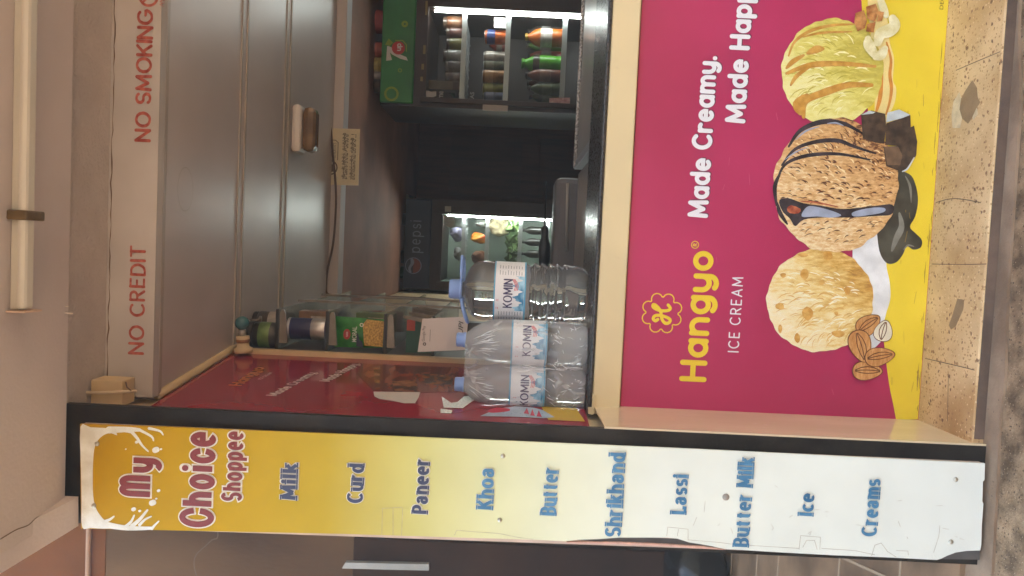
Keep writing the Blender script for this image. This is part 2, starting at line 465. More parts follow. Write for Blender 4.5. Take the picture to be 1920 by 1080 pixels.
# ------------------------------------------------------------------ materials of the setting
M_soffit = mat("soffit paint", lin((204, 194, 192)), .7, .08, 3.2, .25, 130)
M_rough = mat("rough plaster", lin((190, 180, 174)), .85, .06, 12, .6, 120, bdist=.010)
M_lintel = mat("lintel paint", lin((190, 184, 180)), .6, .10, 5, .18, 60)
M_ceil = mat("ceiling panel gloss", lin((198, 188, 184)), .36, .07, 2.5, .05, 6, rvar=.02)
M_trimc = mat("ceiling trim", lin((172, 162, 152)), .4, .08)
M_granite = mat("black granite", lin((50, 44, 40)), .3, .35, 160, .05, 30, rvar=.1, col2=lin((70, 64, 58)))
M_granite2 = mat("worn black granite", lin((34, 29, 25)), .45, .4, 14, .15, 50, rvar=.16, col2=lin((48, 43, 37)), spec=.22, spots=[(300, .2, lin((66, 60, 52)))])
M_reveal = mat("glossy peach paint", lin((216, 198, 164)), .12, .07, 9, .03, 30, spots=[(70, .1, lin((225, 205, 190)))], stretch=(1, 1, .25))
M_cream = mat("cream enamel", lin((222, 204, 160)), .4, .05, 4, .08, 40, spots=[(60, .06, lin((170, 140, 95)))])
M_cream2 = mat("cream distemper", lin((205, 182, 142)), .6, .08, 5)
M_maroonwall = mat("glossy maroon vinyl", lin((150, 38, 52)), .12, .1, 4, .05, 7, coat=.3)
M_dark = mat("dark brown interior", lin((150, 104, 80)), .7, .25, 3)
M_darkwood = mat("dark wood", lin((104, 64, 44)), .7, .3, 5, stretch=(6, 6, .6))
M_floor_in = mat("shop floor", lin((150, 128, 110)), .5, .15, 6)
M_whitebeam = mat("white beam paint", lin((198, 190, 188)), .6, .06, 4)
M_terrazzo = mat("worn terrazzo", lin((196, 156, 104)), .6, .12, 7, .25, 90, col2=lin((232, 202, 154)), lo=.3, hi=.7, detail=10,
                 spots=[(150, .34, lin((186, 146, 98))), (120, .26, lin((226, 198, 152))), (80, .26, lin((172, 132, 90))), (62, .22, lin((150, 110, 76))), (38, .15, lin((126, 90, 62))), (24, .09, lin((112, 78, 54)))])
M_terrface = mat("stained step face", lin((104, 84, 70)), .8, .25, 12, .5, 60)
M_cement = mat("dirty cement", lin((140, 114, 90)), .85, .2, 9, .6, 70, col2=lin((164, 138, 112)), spots=[(70, .1, lin((92, 78, 66)))])
M_asphalt = mat("asphalt", lin((112, 90, 68)), .9, .25, 24, 1.0, 160, col2=lin((164, 136, 106)), detail=9, spec=.2, spots=[(120, .26, lin((92, 74, 58))), (190, .2, lin((176, 152, 124)))])
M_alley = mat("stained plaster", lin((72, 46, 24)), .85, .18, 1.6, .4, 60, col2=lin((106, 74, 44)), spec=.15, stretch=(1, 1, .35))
M_orange = mat("orange distemper", lin((104, 58, 26)), .9, .12, 4, .3, 60, spec=.08, spots=[(26, .08, lin((120, 80, 55)))])
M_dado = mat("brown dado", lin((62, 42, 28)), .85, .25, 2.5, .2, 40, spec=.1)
M_tile = mat("alley tile", lin((116, 92, 70)), .5, .22, 5, .15, 50, col2=lin((150, 120, 92)))
M_grout = mat("tile grout", lin((158, 136, 112)), .8, .1)
M_red = mat("red hand paint", lin((172, 62, 48)), .6, .3, 110, col2=lin((204, 116, 100)), lo=.3, hi=.75)
M_crack = mat("crack", lin((104, 82, 66)), .9, .3)
M_steelgrey = mat("grey strip", lin((150, 144, 134)), .4, .12)
M_black = mat("black plastic", lin((30, 27, 26)), .35, .3, 20)

# ------------------------------------------------------------------ ground
road = MB(); road.poly([(-40, -60, 0), (40, -60, 0), (40, 40, 0), (-40, 40, 0)])
road.v = [Vector((p.x, p.y, Z_PAVE - .006)) for p in road.v]
tag(road.build("road", M_asphalt), kind="structure")
pv = MB()
_e = [PZ(1903, -150, Z_PAVE + .0), PZ(1899, 60, Z_PAVE), PZ(1897, 200, Z_PAVE), PZ(1885, 400, Z_PAVE), PZ(1878, 560, Z_PAVE), PZ(1868, 700, Z_PAVE), PZ(1862, 790, Z_PAVE), PZ(1858, 900, Z_PAVE)]
_e = [_e[0] + Vector((3, -.08, 0))] + _e + [_e[-1] + Vector((-.3, .0, 0))]
_top = [Vector(p) - Vector((0, .022 + .006 * math.sin(i * 2.3), 0)) for i, p in enumerate(_e)]
pv.prism([(p.x, p.y, Z_PAVE - .03) for p in _top] + [(_e[-1].x, 2.2, Z_PAVE - .03), (_e[0].x, 2.2, Z_PAVE - .03)], (0, 0, .03))
tag(pv.build("pavement", M_cement), kind="structure")
af = MB(); af.box((-4, 1.66, Z_PAVE - .02), (XPL - .002, 4.25, Z_PAVE + .012))
tag(af.build("alley_floor", M_tile), kind="structure")
gr = MB()
for (xa, ya) in ((1372, 1040), (1420, 1040), (1460, 1040), (1575, 1040), (1690, 1040)):
    y0 = PZ(xa, ya, Z_PAVE + .013).y
    gr.box((-4, y0 - .004, Z_PAVE + .0122), (XPL - .004, y0 + .004, Z_PAVE + .0142))
for k in range(7):
    x0 = -.75 - k * .42
    gr.prism([(x0, 1.67, Z_PAVE + .0122), (x0 + .008, 1.67, Z_PAVE + .0122), (x0 - .5, 4.2, Z_PAVE + .0122), (x0 - .508, 4.2, Z_PAVE + .0122)], (0, 0, .0014))
tag(gr.build("alley_floor_joints", M_grout), kind="structure")

# step in front of the counter
YS = PZ(1855, 400, Z_STEP).y
XS0 = P(1780, 806, 1.74).x
st = thing("doorstep", "speckled tan terrazzo step with dark chips and cracks below the ice cream poster", "step", (.8, 1.75, Z_PAVE))
b = MB(); b.box((-.42, YS, Z_PAVE - .01), (3.2, 2.0, Z_STEP), .003); b.build("tread", M_terrazzo, st)
b = MB(); b.box((XS0 + .006, YS - .003, Z_PAVE + .0005), (3.2, YS + .004, Z_STEP - .004)); b.build("riser", M_terrface, st)
b = MB(); _p = lambda x, y: PZ(x, y, Z_STEP + .0006)
b.poly([_p(x, y) for (x, y) in ((1802, 185), (1810, 170), (1823, 150), (1832, 165), (1833, 182), (1838, 192), (1830, 204), (1822, 222), (1815, 232), (1804, 222), (1799, 205))][::-1])
b.build("worn_patch", mat("bare cement patch", lin((150, 124, 90)), .85, .12, 30), st); b = MB()
b.poly([_p(x, y) for (x, y) in ((1795, 560), (1808, 562), (1806, 580), (1792, 612), (1783, 618), (1779, 610), (1786, 590))][::-1])
b.build("worn_patch", mat("bare cement patch", lin((150, 124, 90)), .85, .12, 30), st)
b = MB(); b.poly([PZ(x, y, Z_STEP + .0004) for (x, y) in ((1788, 190), (1799, 172), (1802, 185), (1799, 205), (1804, 222), (1800, 240), (1786, 240), (1784, 215))][::-1])
b.poly([PZ(x, y, Z_STEP + .0004) for (x, y) in ((1822, 204), (1832, 202), (1834, 214), (1824, 226))][::-1])
b.build("pale_scar", mat("pale scar", lin((214, 196, 160)), .8, .15, 40), st)
b = MB()
for seg in (((1735, 672), (1770, 680), (1800, 687), (1828, 694)), ((1748, 495), (1800, 496), (1850, 495)), ((1793, 132), (1830, 116), (1876, 97)), ((1779, 700), (1778, 745), (1777, 790)),
            ((1755, 380), (1790, 372), (1840, 380))):
    pts = [PZ(x, y, 0) for x, y in seg]
    ribbon(b, smooth_open([(p.x * 1.0, p.y) for p in [PZ(x, y, Z_STEP) for x, y in seg]], 3), .0016, lambda x, y, o: Vector((x, y, Z_STEP + .0008)), 0, 0, False)
b.build("crack", M_crack, st)

# ------------------------------------------------------------------ shop building
shop = thing("shop_building", "small dairy shop front with grey soffit, painted lintel and black granite pillar", "shop", (0.6, 1.8, 0))
XR = 2.6
XA0 = P(100, 950, YB).x + .03
b = MB(); b.box((XA0 - .05, .40, Z_SOF), (XR + 1, YB, Z_SOF + .14)); canopy = b.build("canopy", M_soffit, shop)
b = MB()
b1, b2 = P(147, 931, 1.605), P(147, 986, 1.605)
f1, f2 = P(0, 1008, 1.42), P(0, 1076, 1.42)
f1 = b1 + (f1 - b1) * 3; f2 = b2 + (f2 - b2) * 3
b.prism([b1, b2, f2, f1], (0, 0, .16)); b.build("canopy_rib", M_soffit, shop)
b = MB()
ribbon(b, smooth_open([(p.x, p.y) for p in (PZ(100, 950, Z_SOF), PZ(85, 962, Z_SOF), PZ(66, 972, Z_SOF), PZ(52, 985, Z_SOF), PZ(30, 993, Z_SOF), PZ(0, 1011, Z_SOF))], 3), .0022,
       lambda x, y, o: Vector((x, y, Z_SOF - .0007)), 0, 0, False)
b.build("crack", M_crack, canopy)
b = MB(); b.box((XPL - .02, YB + .001, Z_PLA), (XR + 1, YL - .001, 3.4)); b.build("plaster_underside", M_rough, shop)
b = MB(); b.box((P(250, 744, YL).x, YL, Z_LIN), (XR, YL + .03, Z_PLA + .3)); lint = b.build("lintel", M_lintel, shop)
b = MB(); b.box((P(250, 744, YL).x + .002, YL + .0305, Z_LIN - .0005), (XR, YL + .045, Z_LIN + .02)); b.build("lintel_trim", M_trimc, shop)
b = MB()                                            # hand-painted words
pt, w_, h_ = line_at(270, 665, 461, 30, YL); lettering(b, "NO CREDIT", pt, w_, h_, .2, .3, .25, 0, .0008, 0, True, .03)
b.build("painted_lettering", M_red, lint); b = MB()
pt, w_, h_ = line_at(283, 267, 18, 31, YL); lettering(b, "NO SMOKING", pt, w_, h_, .22, .26, .25, 0, .0008, 0, True, .03)
b.build("painted_lettering", M_red, lint); b = MB()
c_ = P(279, -6, YL); put = plane_put(c_, EX, EZ)
ribbon(b, arc(0, 0, .02, .02, 0, 360, 24), .006, put, .0008); ribbon(b, [(-.013, .013), (.013, -.013)], .005, put, .001)
for k in range(3): ribbon(b, [(-.02 + k * .006, -.034 + k * .002), (-.016 + k * .006, -.026), (-.012 + k * .006, -.036)], .0015, put, .0008)
b.build("painted_symbol", M_red, lint)
b = MB()                                            # ragged joint between lintel and rough plaster
rnd = random.Random(3); pts = []
for i in range(60):
    x = XW + .0 + i * .024
    pts.append((x, Z_PLA - .004 - rnd.random() * .004))
ribbon(b, pts, [rnd.uniform(.0008, .0034) for _ in pts], lambda x, y, o: Vector((x, YL - .0008, y)), 0, 0, False)
b.build("crack", M_crack, lint)
# pillar
b = MB(); b.box((XPL, 1.62, Z_PAVE - .01), (XPR - .004, 1.636, Z_PLA - .002)); b.build("granite_pillar", M_granite2, shop)
b = MB(); b.box((XPR - .004, 1.6205, Z_PAVE - .005), (XPR, 1.92, Z_TOP - .016)); b.build("pillar_reveal", M_reveal, shop)
# side walls, ceiling, back wall, floor, upper storey
YSH = 2.30
b = MB(); b.prism([(XPL, 1.637, 0), (WA.x - .004, 1.637, 0), (XS - .004, 2.30, 0), (XS - .004, 6.7, 0), (XPL, 6.7, 0)], (0, 0, Z_PLA - .003)); b.build("side_wall", M_cream2, shop)
b = MB(); b.box((XR, 1.8, 0), (XR + .15, 6.7, Z_CEI + .1)); b.build("side_wall", M_cream2, shop)
YBM = 3.5
b = MB(); b.box((XPL + .05, YL + .046, Z_CEI), (XR, YBM, Z_CEI + .05)); ceil = b.build("ceiling", M_ceil, shop)
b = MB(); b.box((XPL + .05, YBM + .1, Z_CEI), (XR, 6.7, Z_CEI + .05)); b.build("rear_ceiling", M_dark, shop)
b = MB()
for (xa, xb_) in ((446, 448), (456, 458), (529, 532), (537, 539)):
    ya, yb_ = PZ(xa, 300, Z_CEI).y, PZ(xb_, 300, Z_CEI).y
    b.box((XW - .02, ya, Z_CEI - .004), (XR, yb_, Z_CEI + .001))
b.build("joint_strip", M_trimc, ceil)
b = MB()
c_ = PZ(347, 355, Z_CEI)
ribbon(b, arc(0, 0, .055, .045, 0, 360, 32), .0022, lambda x, y, o: Vector((c_.x + x, c_.y + y, Z_CEI - .001)), 0)
b.build("lamp_hole_ring", M_trimc, ceil)
b = MB(); b.tube([(wall_x(YL + .04) + .009, YL + .04, Z_CEI - .006), (XS + .009, 2.30, Z_CEI - .006), (XS + .009, 3.4, Z_CEI - .006)], .011, 10); b.build("cornice", M_cream2, ceil)
zb = P(641, 300, YBM).z
b = MB(); b.box((XS + .03, YBM, zb), (XR, YBM + .1, Z_CEI + .05)); b.build("ceiling_beam", M_whitebeam, shop)
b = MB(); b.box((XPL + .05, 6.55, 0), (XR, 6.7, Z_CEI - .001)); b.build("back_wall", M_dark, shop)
b = MB(); b.box((XPL + .05, 2.15, 0), (XR, 6.549, .05)); b.build("shop_floor", M_floor_in, shop)
b = MB(); b.box((-.56, 1.785, Z_CEI + .14), (XR + 1, 8.5, 4.2)); b.build("upper_storey", M_lintel, shop)
# conduit box and cord in the corner under the canopy
c0, c1 = P(112, 726, 1.70), P(243, 726, 1.70)
# ------------------------------------------------------------------ alley on the left
YA = 4.25
al = thing("alley_wall", "stained beige alley wall with an orange band along its top beyond the sign board", "wall", (-1.5, YA, 0))
zo = P(198, 1040, YA).z
b = MB(); b.box((-5, YA, P(955, 1040, YA).z), (-.565, YA + .2, zo - .001)); b.build("plaster_face", M_alley, al)
b = MB(); b.box((-5, YA - .004, zo), (-.565, YA + .2, 5.2)); b.build("orange_band", M_orange, al)
b = MB(); b.box((-5, YA - .012, 0), (-.565, YA + .2, P(955, 1040, YA).z - .001)); b.build("dado", M_dado, al)
b = MB()
pts = smooth_open([(p.x, p.z) for p in (P(408, 990, YA), P(408, 1008, YA), P(398, 1012, YA), P(385, 1024, YA), P(368, 1040, YA), P(364, 1060, YA), P(372, 1090, YA))], 3)
ribbon(b, pts, .006, lambda x, y, o: Vector((x, YA - .0012, y)), 0, 0, False); b.build("crack", M_crack, al)
zc = P(169, 1040, YA).z
cd = MB(); cd.tube([(-5, YA - .02, zc), (-.57, YA - .02, zc)], .014, 8)
tag(cd.build("wall_conduit", mat("conduit", lin((176, 130, 98)), .6, .1)), "thin painted conduit running along the orange band of the alley wall", "conduit")
cb = thing("dark_cabinet", "dark brown cabinet with a pale grey edge strip standing in the alley", "cabinet", (-1.6, 3.9, 0))
a0, a1 = P(660, 1008, 3.95), P(955, 1080, 3.95)
b = MB(); b.box((-3.0, 3.95, Z_PAVE + .0125), (a0.x, 4.22, P(662, 1040, 3.95).z), .006); b.build("body", mat("cabinet brown", lin((54, 34, 20)), .85, .25, 3, spec=.08), cb)
s0, s1 = P(642, 1057, 3.90), P(804, 1070, 3.90)
b = MB(); b.prism([P(648, 1055, 3.92), P(804, 1058, 3.92), P(804, 1070, 3.92), P(641, 1066, 3.92)], (0, .028, 0)); b.build("edge_strip", M_steelgrey, cb)
bg = MB(); c_ = PZ(1356, 1092, Z_PAVE + .013); rb = random.Random(5)
def _wob(a, r, z): return r * (1 + .07 * math.sin(3 * a + z * 20) + .05 * math.sin(7 * a + 1 - z * 30))
bg.lathe([(.05, 0), (.17, .02), (.215, .08), (.225, .15), (.2, .21), (.13, .245), (.05, .26), (.012, .262)], (c_.x, c_.y, Z_PAVE + .013), 40, wob=_wob)
tag(bg.build("bin_bag", mat("black bag film", lin((26, 23, 22)), .25, .3, 12, .9, 24)), "black plastic bag lying on the alley tiles beside the sign board", "bag")

# unseen building row behind the camera, added to block low sky light
M_far = mat("sky blocker wall", lin((96, 84, 72)), .8, .25, .6)
b = MB()
for i, (xa, xb_, h, dy) in enumerate(((-18, -9.2, 4.0, 0), (-9.0, -3.1, 4.6, .3), (-2.9, 4.4, 4.2, -.2), (4.6, 11, 4.8, .2), (11.2, 19, 5.0, 0))):
    b.box((xa, -10, 0), (xb_, -6.2 + dy, h)); b.box((xa + .1, -6.2 + dy, h * .52), (xb_ - .1, -5.3 + dy, h * .55))
    for k in range(int((xb_ - xa) / 2)):
        b.box((xa + .5 + 2 * k, -6.2 + dy, .1), (xa + 1.9 + 2 * k, -6.12 + dy, 2.3))
tag(b.build("opposite_sky_blocker", M_far), kind="structure")
# ------------------------------------------------------------------ vertical menu board on the pillar
def ramp_mat(name, stops, axis='Z', lo=0.0, hi=1.0, rough=.4, blot=.06, bscale=5, coat=0.0, spec=.1):
    """printed colour run along one axis of the sheet"""
    m = bpy.data.materials.new(name); m.use_nodes = True
    nt = m.node_tree; N = nt.nodes; L = nt.links; b = N["Principled BSDF"]
    tc = N.new("ShaderNodeTexCoord"); sp = N.new("ShaderNodeSeparateXYZ"); L.new(tc.outputs["Object"], sp.inputs[0])
    mr = N.new("ShaderNodeMapRange"); mr.inputs["From Min"].default_value = lo; mr.inputs["From Max"].default_value = hi
    L.new(sp.outputs[axis], mr.inputs["Value"])
    rp = N.new("ShaderNodeValToRGB"); cr = rp.color_ramp
    while len(cr.elements) < len(stops): cr.elements.new(.5)
    for e, (p, c) in zip(cr.elements, stops): e.position = p; e.color = (*c, 1)
    L.new(mr.outputs[0], rp.inputs[0])
    nz = N.new("ShaderNodeTexNoise"); nz.inputs["Scale"].default_value = bscale; nz.inputs["Detail"].default_value = 6
    L.new(tc.outputs["Object"], nz.inputs["Vector"])
    m2 = N.new("ShaderNodeMapRange"); m2.inputs["To Min"].default_value = 1 - blot; m2.inputs["To Max"].default_value = 1 + blot
    m2.inputs["From Min"].default_value = .3; m2.inputs["From Max"].default_value = .7
    L.new(nz.outputs["Fac"], m2.inputs["Value"])
    mu = N.new("ShaderNodeVectorMath"); mu.operation = 'SCALE'; L.new(rp.outputs[0], mu.inputs[0]); L.new(m2.outputs[0], mu.inputs["Scale"])
    L.new(mu.outputs[0], b.inputs["Base Color"]); b.inputs["Roughness"].default_value = rough; b.inputs["Coat Weight"].default_value = coat; b.inputs["Specular IOR Level"].default_value = spec
    return m
YF = YB + .0015
tl, tr, br, bl = P(152, 991, YB), P(150, 795, YB), P(1847, 869, YB), P(1838, 1050, YB)
sign = thing("sign_board", "tall narrow dairy menu board fading from yellow to white on the granite pillar", "sign", (tl.x + .12, YB, bl.z))
b = MB(); b.prism([tl + Vector((.001, .006, -.002)), tr + Vector((-.001, .006, -.002)), br + Vector((-.001, .006, .002)), bl + Vector((.001, .006, .002))], (0, .0135, 0))
b.build("backing", mat("board backing", lin((200, 176, 160)), .6, .15, 12), sign)
outline = [(150, 795), (300, 800), (640, 814), (1000, 829), (1300, 842), (1600, 857), (1847, 869), (1846, 900), (1843, 903), (1842, 940), (1844, 944), (1841, 985), (1840, 1022),
           (1838, 1032), (1812, 1033), (1792, 1036), (1776, 1042), (1766, 1047), (1757, 1050), (1660, 1045), (1560, 1041), (1450, 1035), (1355, 1029), (1334, 1024), (1312, 1020), (1292, 1017), (1270, 1010),
           (1250, 1008), (1200, 1008), (1160, 1008), (1120, 1011), (1085, 1012), (1062, 1015), (1000, 1012), (900, 1009), (640, 1001), (400, 996), (152, 991)]
zt, zb_ = tl.z, bl.z
b = MB(); b.prism([P(x, y, YB) for (x, y) in outline], (0, .0055, 0))
Y1, Y2, Y3, W1 = (.66, .36, .03), (.70, .45, .05), (.74, .58, .14), (.80, .82, .75)
face = b.build("printed_face", ramp_mat("menu board print", [(0, W1), (.36, (.78, .80, .70)), (.47, (.76, .77, .56)), (.55, (.70, .70, .40)), (.63, (.60, .56, .20)), (.73, (.52, .38, .04)), (.86, (.54, .34, .010)), (1, (.50, .285, .006))], 'Z', 0.0, zt - zb_, .42, .05, 7), sign)
b = MB(); b.prism([P(x, y, YB + .0052) for x, y in [(1050, 1011), (1130, 1005), (1330, 1012), (1345, 1024), (1330, 1027), (1250, 1022), (1160, 1017)]], (0, .0006, 0))
b.build('bare_patch', mat('bare dark board', lin((84, 80, 78)), .6, .2, 20), sign); b = MB(); b.prism([P(x, y, YB + .0052) for x, y in [(1752, 1048), (1770, 1030), (1837, 1028), (1836.5, 1049.5)]], (0, .0006, 0)); b.build("bare_patch", mat("bare dark board", lin((84, 80, 78)), .6, .2, 20), sign)
b = MB()
for pts in ([(1062, 1016.5), (1160, 1017), (1250, 1021), (1320, 1025), (1360, 1031), (1320, 1029), (1250, 1024), (1150, 1020), (1062, 1018)],):
    b.prism([P(x, y, YB - .001) for x, y in pts], (0, .006, 0))
b.build("torn_edge", mat("torn pink edge", lin((214, 168, 150)), .8, .15, 60), sign)
def B(x, y): return P(x, y, YB)
bput = plane_put((0, YB, 0), EX, EZ)
def bpts(px): return [(B(x, y).x, B(x, y).z) for x, y in px]
def bpoly(mb, px, off, sm=4):
    q = smooth_closed(bpts(px), sm) if sm else bpts(px)
    mb.poly([bput(x, z, off) for x, z in q])
# milk splash round the top
b = MB()
bpoly(b, [(154, 988), (153, 940), (152, 880), (151, 800), (170, 801), (205, 803), (214, 806), (220, 816), (208, 812), (196, 815), (185, 824), (178, 838), (175, 860), (174, 893), (175, 930), (180, 952), (188, 966), (200, 978), (215, 982), (235, 986), (205, 991), (170, 990)], .0004, 3)
k = 0
for px, w0 in (([(205, 806), (240, 805), (262, 806)], .012), ([(262, 806), (284, 818), (288, 826)], .005), ([(225, 806), (246, 810), (256, 817)], .006), ([(246, 808), (258, 822), (266, 834), (278, 846)], .006), ([(280, 803), (300, 808), (306, 815)], .005),
               ([(200, 984), (240, 990), (285, 990)], .011), ([(235, 988), (246, 978), (252, 966)], .006), ([(248, 986), (262, 974), (272, 962), (277, 956)], .007), ([(262, 984), (272, 974), (284, 968)], .005),
               ([(285, 991), (290, 985), (298, 977)], .005), ([(196, 978), (206, 974), (214, 968)], .006)):
    k += 1
    q = smooth_open(bpts(px), 4); ribbon(b, q, [w0 * (1.25 - .75 * i / len(q)) for i in range(len(q))], bput, .0005 + k * .00005)
for (cx, cy, r) in ((291, 844, .006), (256, 829, .003), (285, 943, .006), (250, 955, .004), (297, 920, .003), (293, 935, .002), (236, 842, .0015), (302, 842, .002), (262, 958, .0025)):
    k += 1; q = B(cx, cy); ribbon(b, [(q.x, q.z), (q.x + r * .3, q.z - r * .6)], 2 * r, bput, .0005 + k * .00005)
b.build("milk_splash_print", mat("milk print", lin((222, 220, 206)), .4, .06, 30, col2=lin((238, 240, 232))), sign)
words_px = [("Wy", 289, 931, 860, 66, .26, .5, 0, 0, 'r'), ("Choice", 403, 988, 812, 68, .26, .5, 0, 0, 'r'), ("Shoppee", 455, 939, 810, 41, .25, .5, 0, 0, 'r'),
            ("Milk", 558, 937, 868, 33, .29, .42, .34, .2, 's'), ("Curd", 682, 943, 870, 33, .29, .42, .34, .2, 's'), ("P@neer", 803, 963, 860, 32, .29, .42, .34, .2, 's'), ("Kho@", 925, 955, 877, 33, .29, .42, .34, .2, 's'),
            ("Butter", 1044, 966, 876, 33, .29, .42, .34, .2, 's'), ("Shrikh@nd", 1165, 1006, 849, 33, .29, .42, .34, .2, 's'), ("L@ssi", 1287, 964, 890, 32, .29, .42, .34, .2, 's'),
            ("Butter Milk", 1404, 1025, 857, 32, .29, .42, .34, .2, 's'), ("Ice", 1525, 967, 925, 31, .29, .42, .34, .2, 's'), ("Cre@ms", 1644, 1005, 898, 32, .29, .42, .34, .2, 's')]
_C0, _c0 = GL['C'], GL['c']
M_out = mat("letter outline", lin((232, 228, 214)), .45, .04)
for (s_, xb, ys, ye, cap, wt, gap, con, ser, kind) in words_px:
    pt, w_, h_ = line_at(xb, ys, ye, cap, YB)
    if kind == 'r' and s_[0] == 'W':
        GL['C'] = (.78, [arc(.42, .5, .42, .5, 12, 348, 30)], []); GL['c'] = (.5, [arc(.29, .34, .29, .34, 16, 344, 24)], [])
        GL['y'] = (.54, [[(0, .62), (.0, .34)] + arc(.27, .34, .27, .32, 180, 360, 14), [(.54, .62), (.54, 0)] + arc(.27, -.02, .27, .28, 0, -130, 10)], [])
    fr, bk = MB(), MB(); late = xb > 860
    lettering(fr, s_, pt, w_, h_, wt, gap, con, ser, .0025, 0, False)
    lettering(bk, s_, pt, w_, h_, wt, gap, con, ser, .0008, .0062 if kind == 'r' else .0036 if not late else .0020, False, step=2e-5)
    if s_ == 'Choice': GL['C'] = _C0; GL['c'] = _c0
    if kind == 'r': w = fr.build("shop_name_lettering", mat("dark red print", lin((128, 36, 30)), .45, .08), sign)
    else: w = fr.build("menu_lettering", mat("blue print", lin((56, 116, 156)), .45, .14, 20, col2=lin((84, 140, 176))) if late else mat("navy print", lin((50, 60, 92)), .45, .12), sign)
    bk.build("letter_outline", M_out, w)
for (x, y, r) in ((182, 832, .0052), (176, 948, .0052), (943, 855, .005), (937, 975, .005), (1361, 932, .0075), (1792, 899, .0052), (1783, 1016, .0052)):
    q = B(x, y); b = MB()
    prof = [(r, 0), (r * .95, .0012), (r * .7, .0026), (r * .3, .0034), (.0003, .0036)]
    b.lathe(prof, (0, 0, 0), 16)
    b.v = [Vector((q.x + p.x, YB - p.z, q.z + p.y)) for p in b.v]
    b.build("screw", mat("screw steel", lin((190, 184, 170)), .35, .2, 200, metal=.9) if r < .006 else mat("grey plug", lin((150, 140, 128)), .5, .2), sign)
# scratches and old tape marks
b = MB(); rs = random.Random(11); k = 0
def scr(px, w=.0008):
    global k
    k += 1; ribbon(b, bpts(px), w, bput, .0005 + k * 1e-5, 0, False)
scr([(716, 1004), (717, 953), (755, 951)]); scr([(737, 1004), (737, 952)]); scr([(753, 1004), (755, 953)])
scr([(852, 1004), (856, 994), (890, 997), (935, 1000)]); scr([(935, 1000), (975, 1008), (1000, 1011)])
scr([(1250, 1005), (1252, 988), (1290, 992), (1290, 1013)]); scr([(1270, 1005), (1272, 992)])
scr([(1290, 1012), (1350, 1017), (1400, 1024)]); scr([(1498, 1030), (1501, 1004), (1538, 1007), (1537, 1030)]); scr([(1400, 1022), (1498, 1028)])
for q in (((1505, 1026), (1512, 1013), (1527, 1013), (1532, 1030)), ((1515, 1000), (1521, 996), (1518, 1003)), ((1634, 1042), (1640, 1022), (1652, 1018), (1664, 1034), (1680, 1044)), ((1540, 1028), (1602, 1032), (1640, 1040)), ((1680, 1032), (1702, 1033), (1703, 1041)),
          ((1445, 982), (1450, 990), (1447, 994)), ((1480, 970), (1486, 966)), ((1300, 985), (1306, 970)), ((1750, 1036), (1760, 1005), (1762, 985)), ((1320, 960), (1322, 940)), ((1370, 990), (1374, 1000)), ((1684, 977), (1688, 988)), ((1700, 1006), (1702, 1010))):
    scr(list(q))
for i in range(14):
    x = rs.uniform(1300, 1800); y = rs.uniform(870 + (x - 1300) * .03 + 10, 1010); scr([(x, y), (x + rs.uniform(-12, 12), y + rs.uniform(-4, 4))], .0006)
b.build("scratches", mat("scratch brown", lin((176, 166, 146)), .7, .3, 60), sign)

# ------------------------------------------------------------------ counter
ctr = thing("counter", "shop counter with a black granite top and a cream painted edge", "counter", (.9, 1.95, Z_STEP))
zt0, zt1 = P(1129, 400, YC).z, P(1182, 400, YC).z
b = MB(); b.box((XW + .004, YC, zt0), (XR, 2.14, Z_TOP), .007); b.build("countertop", M_granite, ctr)
b = MB(); b.box((P(1130, 778, YC).x, YC + .006, zt1), (XR, 2.10, zt0 - .001), .003); b.build("edge_band", M_cream, ctr)
b = MB(); b.box((XW + .004, YP + .008, Z_STEP), (XR, 2.10, zt1 - .001)); b.build("body", M_cream2, ctr)
b = MB()
b.prism([P(1162, 764, YP - .006), P(1162, 776, YP - .006), P(1290, 782, YP - .006), P(1420, 788, YP - .006), P(1440, 787, YP - .006), P(1424, 781, YP - .006), P(1402, 776, YP - .006), P(1290, 770, YP - .006)], (0, .012, 0))
b.build("side_batten", M_cream, ctr)
b = MB(); b.prism([P(1103, 776, YC - .004), P(1103, 764, YC - .004), P(1110, 764, YC - .004), P(1111, 738, YC - .004), P(1116, 740, YC - .004), P(1113, 778, YC - .004)], (0, .01, 0)); b.build("chipped_corner", M_cream, ctr)

# ------------------------------------------------------------------ ice cream poster on the counter front
pos = thing("ice_cream_poster", "magenta and yellow ice cream poster with three printed scoops on the counter front", "poster", (.4, YP, Z_STEP))
def D(x, y): return P(x, y, YP)
dput = plane_put((0, YP, 0), EX, EZ)
def dpts(px): return [(D(x, y).x, D(x, y).z) for x, y in px]
def dpoly(mb, px, off, sm=4):
    q = smooth_closed(dpts(px), sm) if sm else dpts(px)
    mb.poly([dput(x, z, off) for x, z in q])
zt_, zb2 = D(1163, 765).z, D(1722, 787).z
xl_t, xl_b = D(1163, 766).x, D(1722, 787).x
b = MB(); b.prism([(xl_t, YP, zt_), (xl_b, YP, zb2), (1.15, YP, zb2 - .0015), (1.15, YP, zt_)], (0, .006, 0))
b.build("sheet", mat("magenta print", lin((180, 34, 86)), .36, .09, 2.2, .12, 6, col2=lin((192, 46, 100)), coat=.15, spots=[(120, .05, lin((206, 120, 140)))]), pos)
b = MB()
band = [(D(1721, 786).x, D(1721, 786).z)] + smooth_open(dpts([(1680, 787), (1674, 755), (1667, 720), (1657, 640), (1648, 520), (1638, 380), (1628, 220), (1615, 0), (1606, -120), (1590, -320)]), 3)
band = band + [(1.1499, band[-1][1]), (1.1499, zb2)]
b.poly([dput(x, max(z, zb2 + .0006), .0003) for x, z in band]); b.build("yellow_band", mat("yellow print", lin((236, 208, 44)), .38, .05, 5, .05, 14, col2=lin((242, 216, 56)), spots=[(45, .05, lin((212, 180, 40)))]), pos)
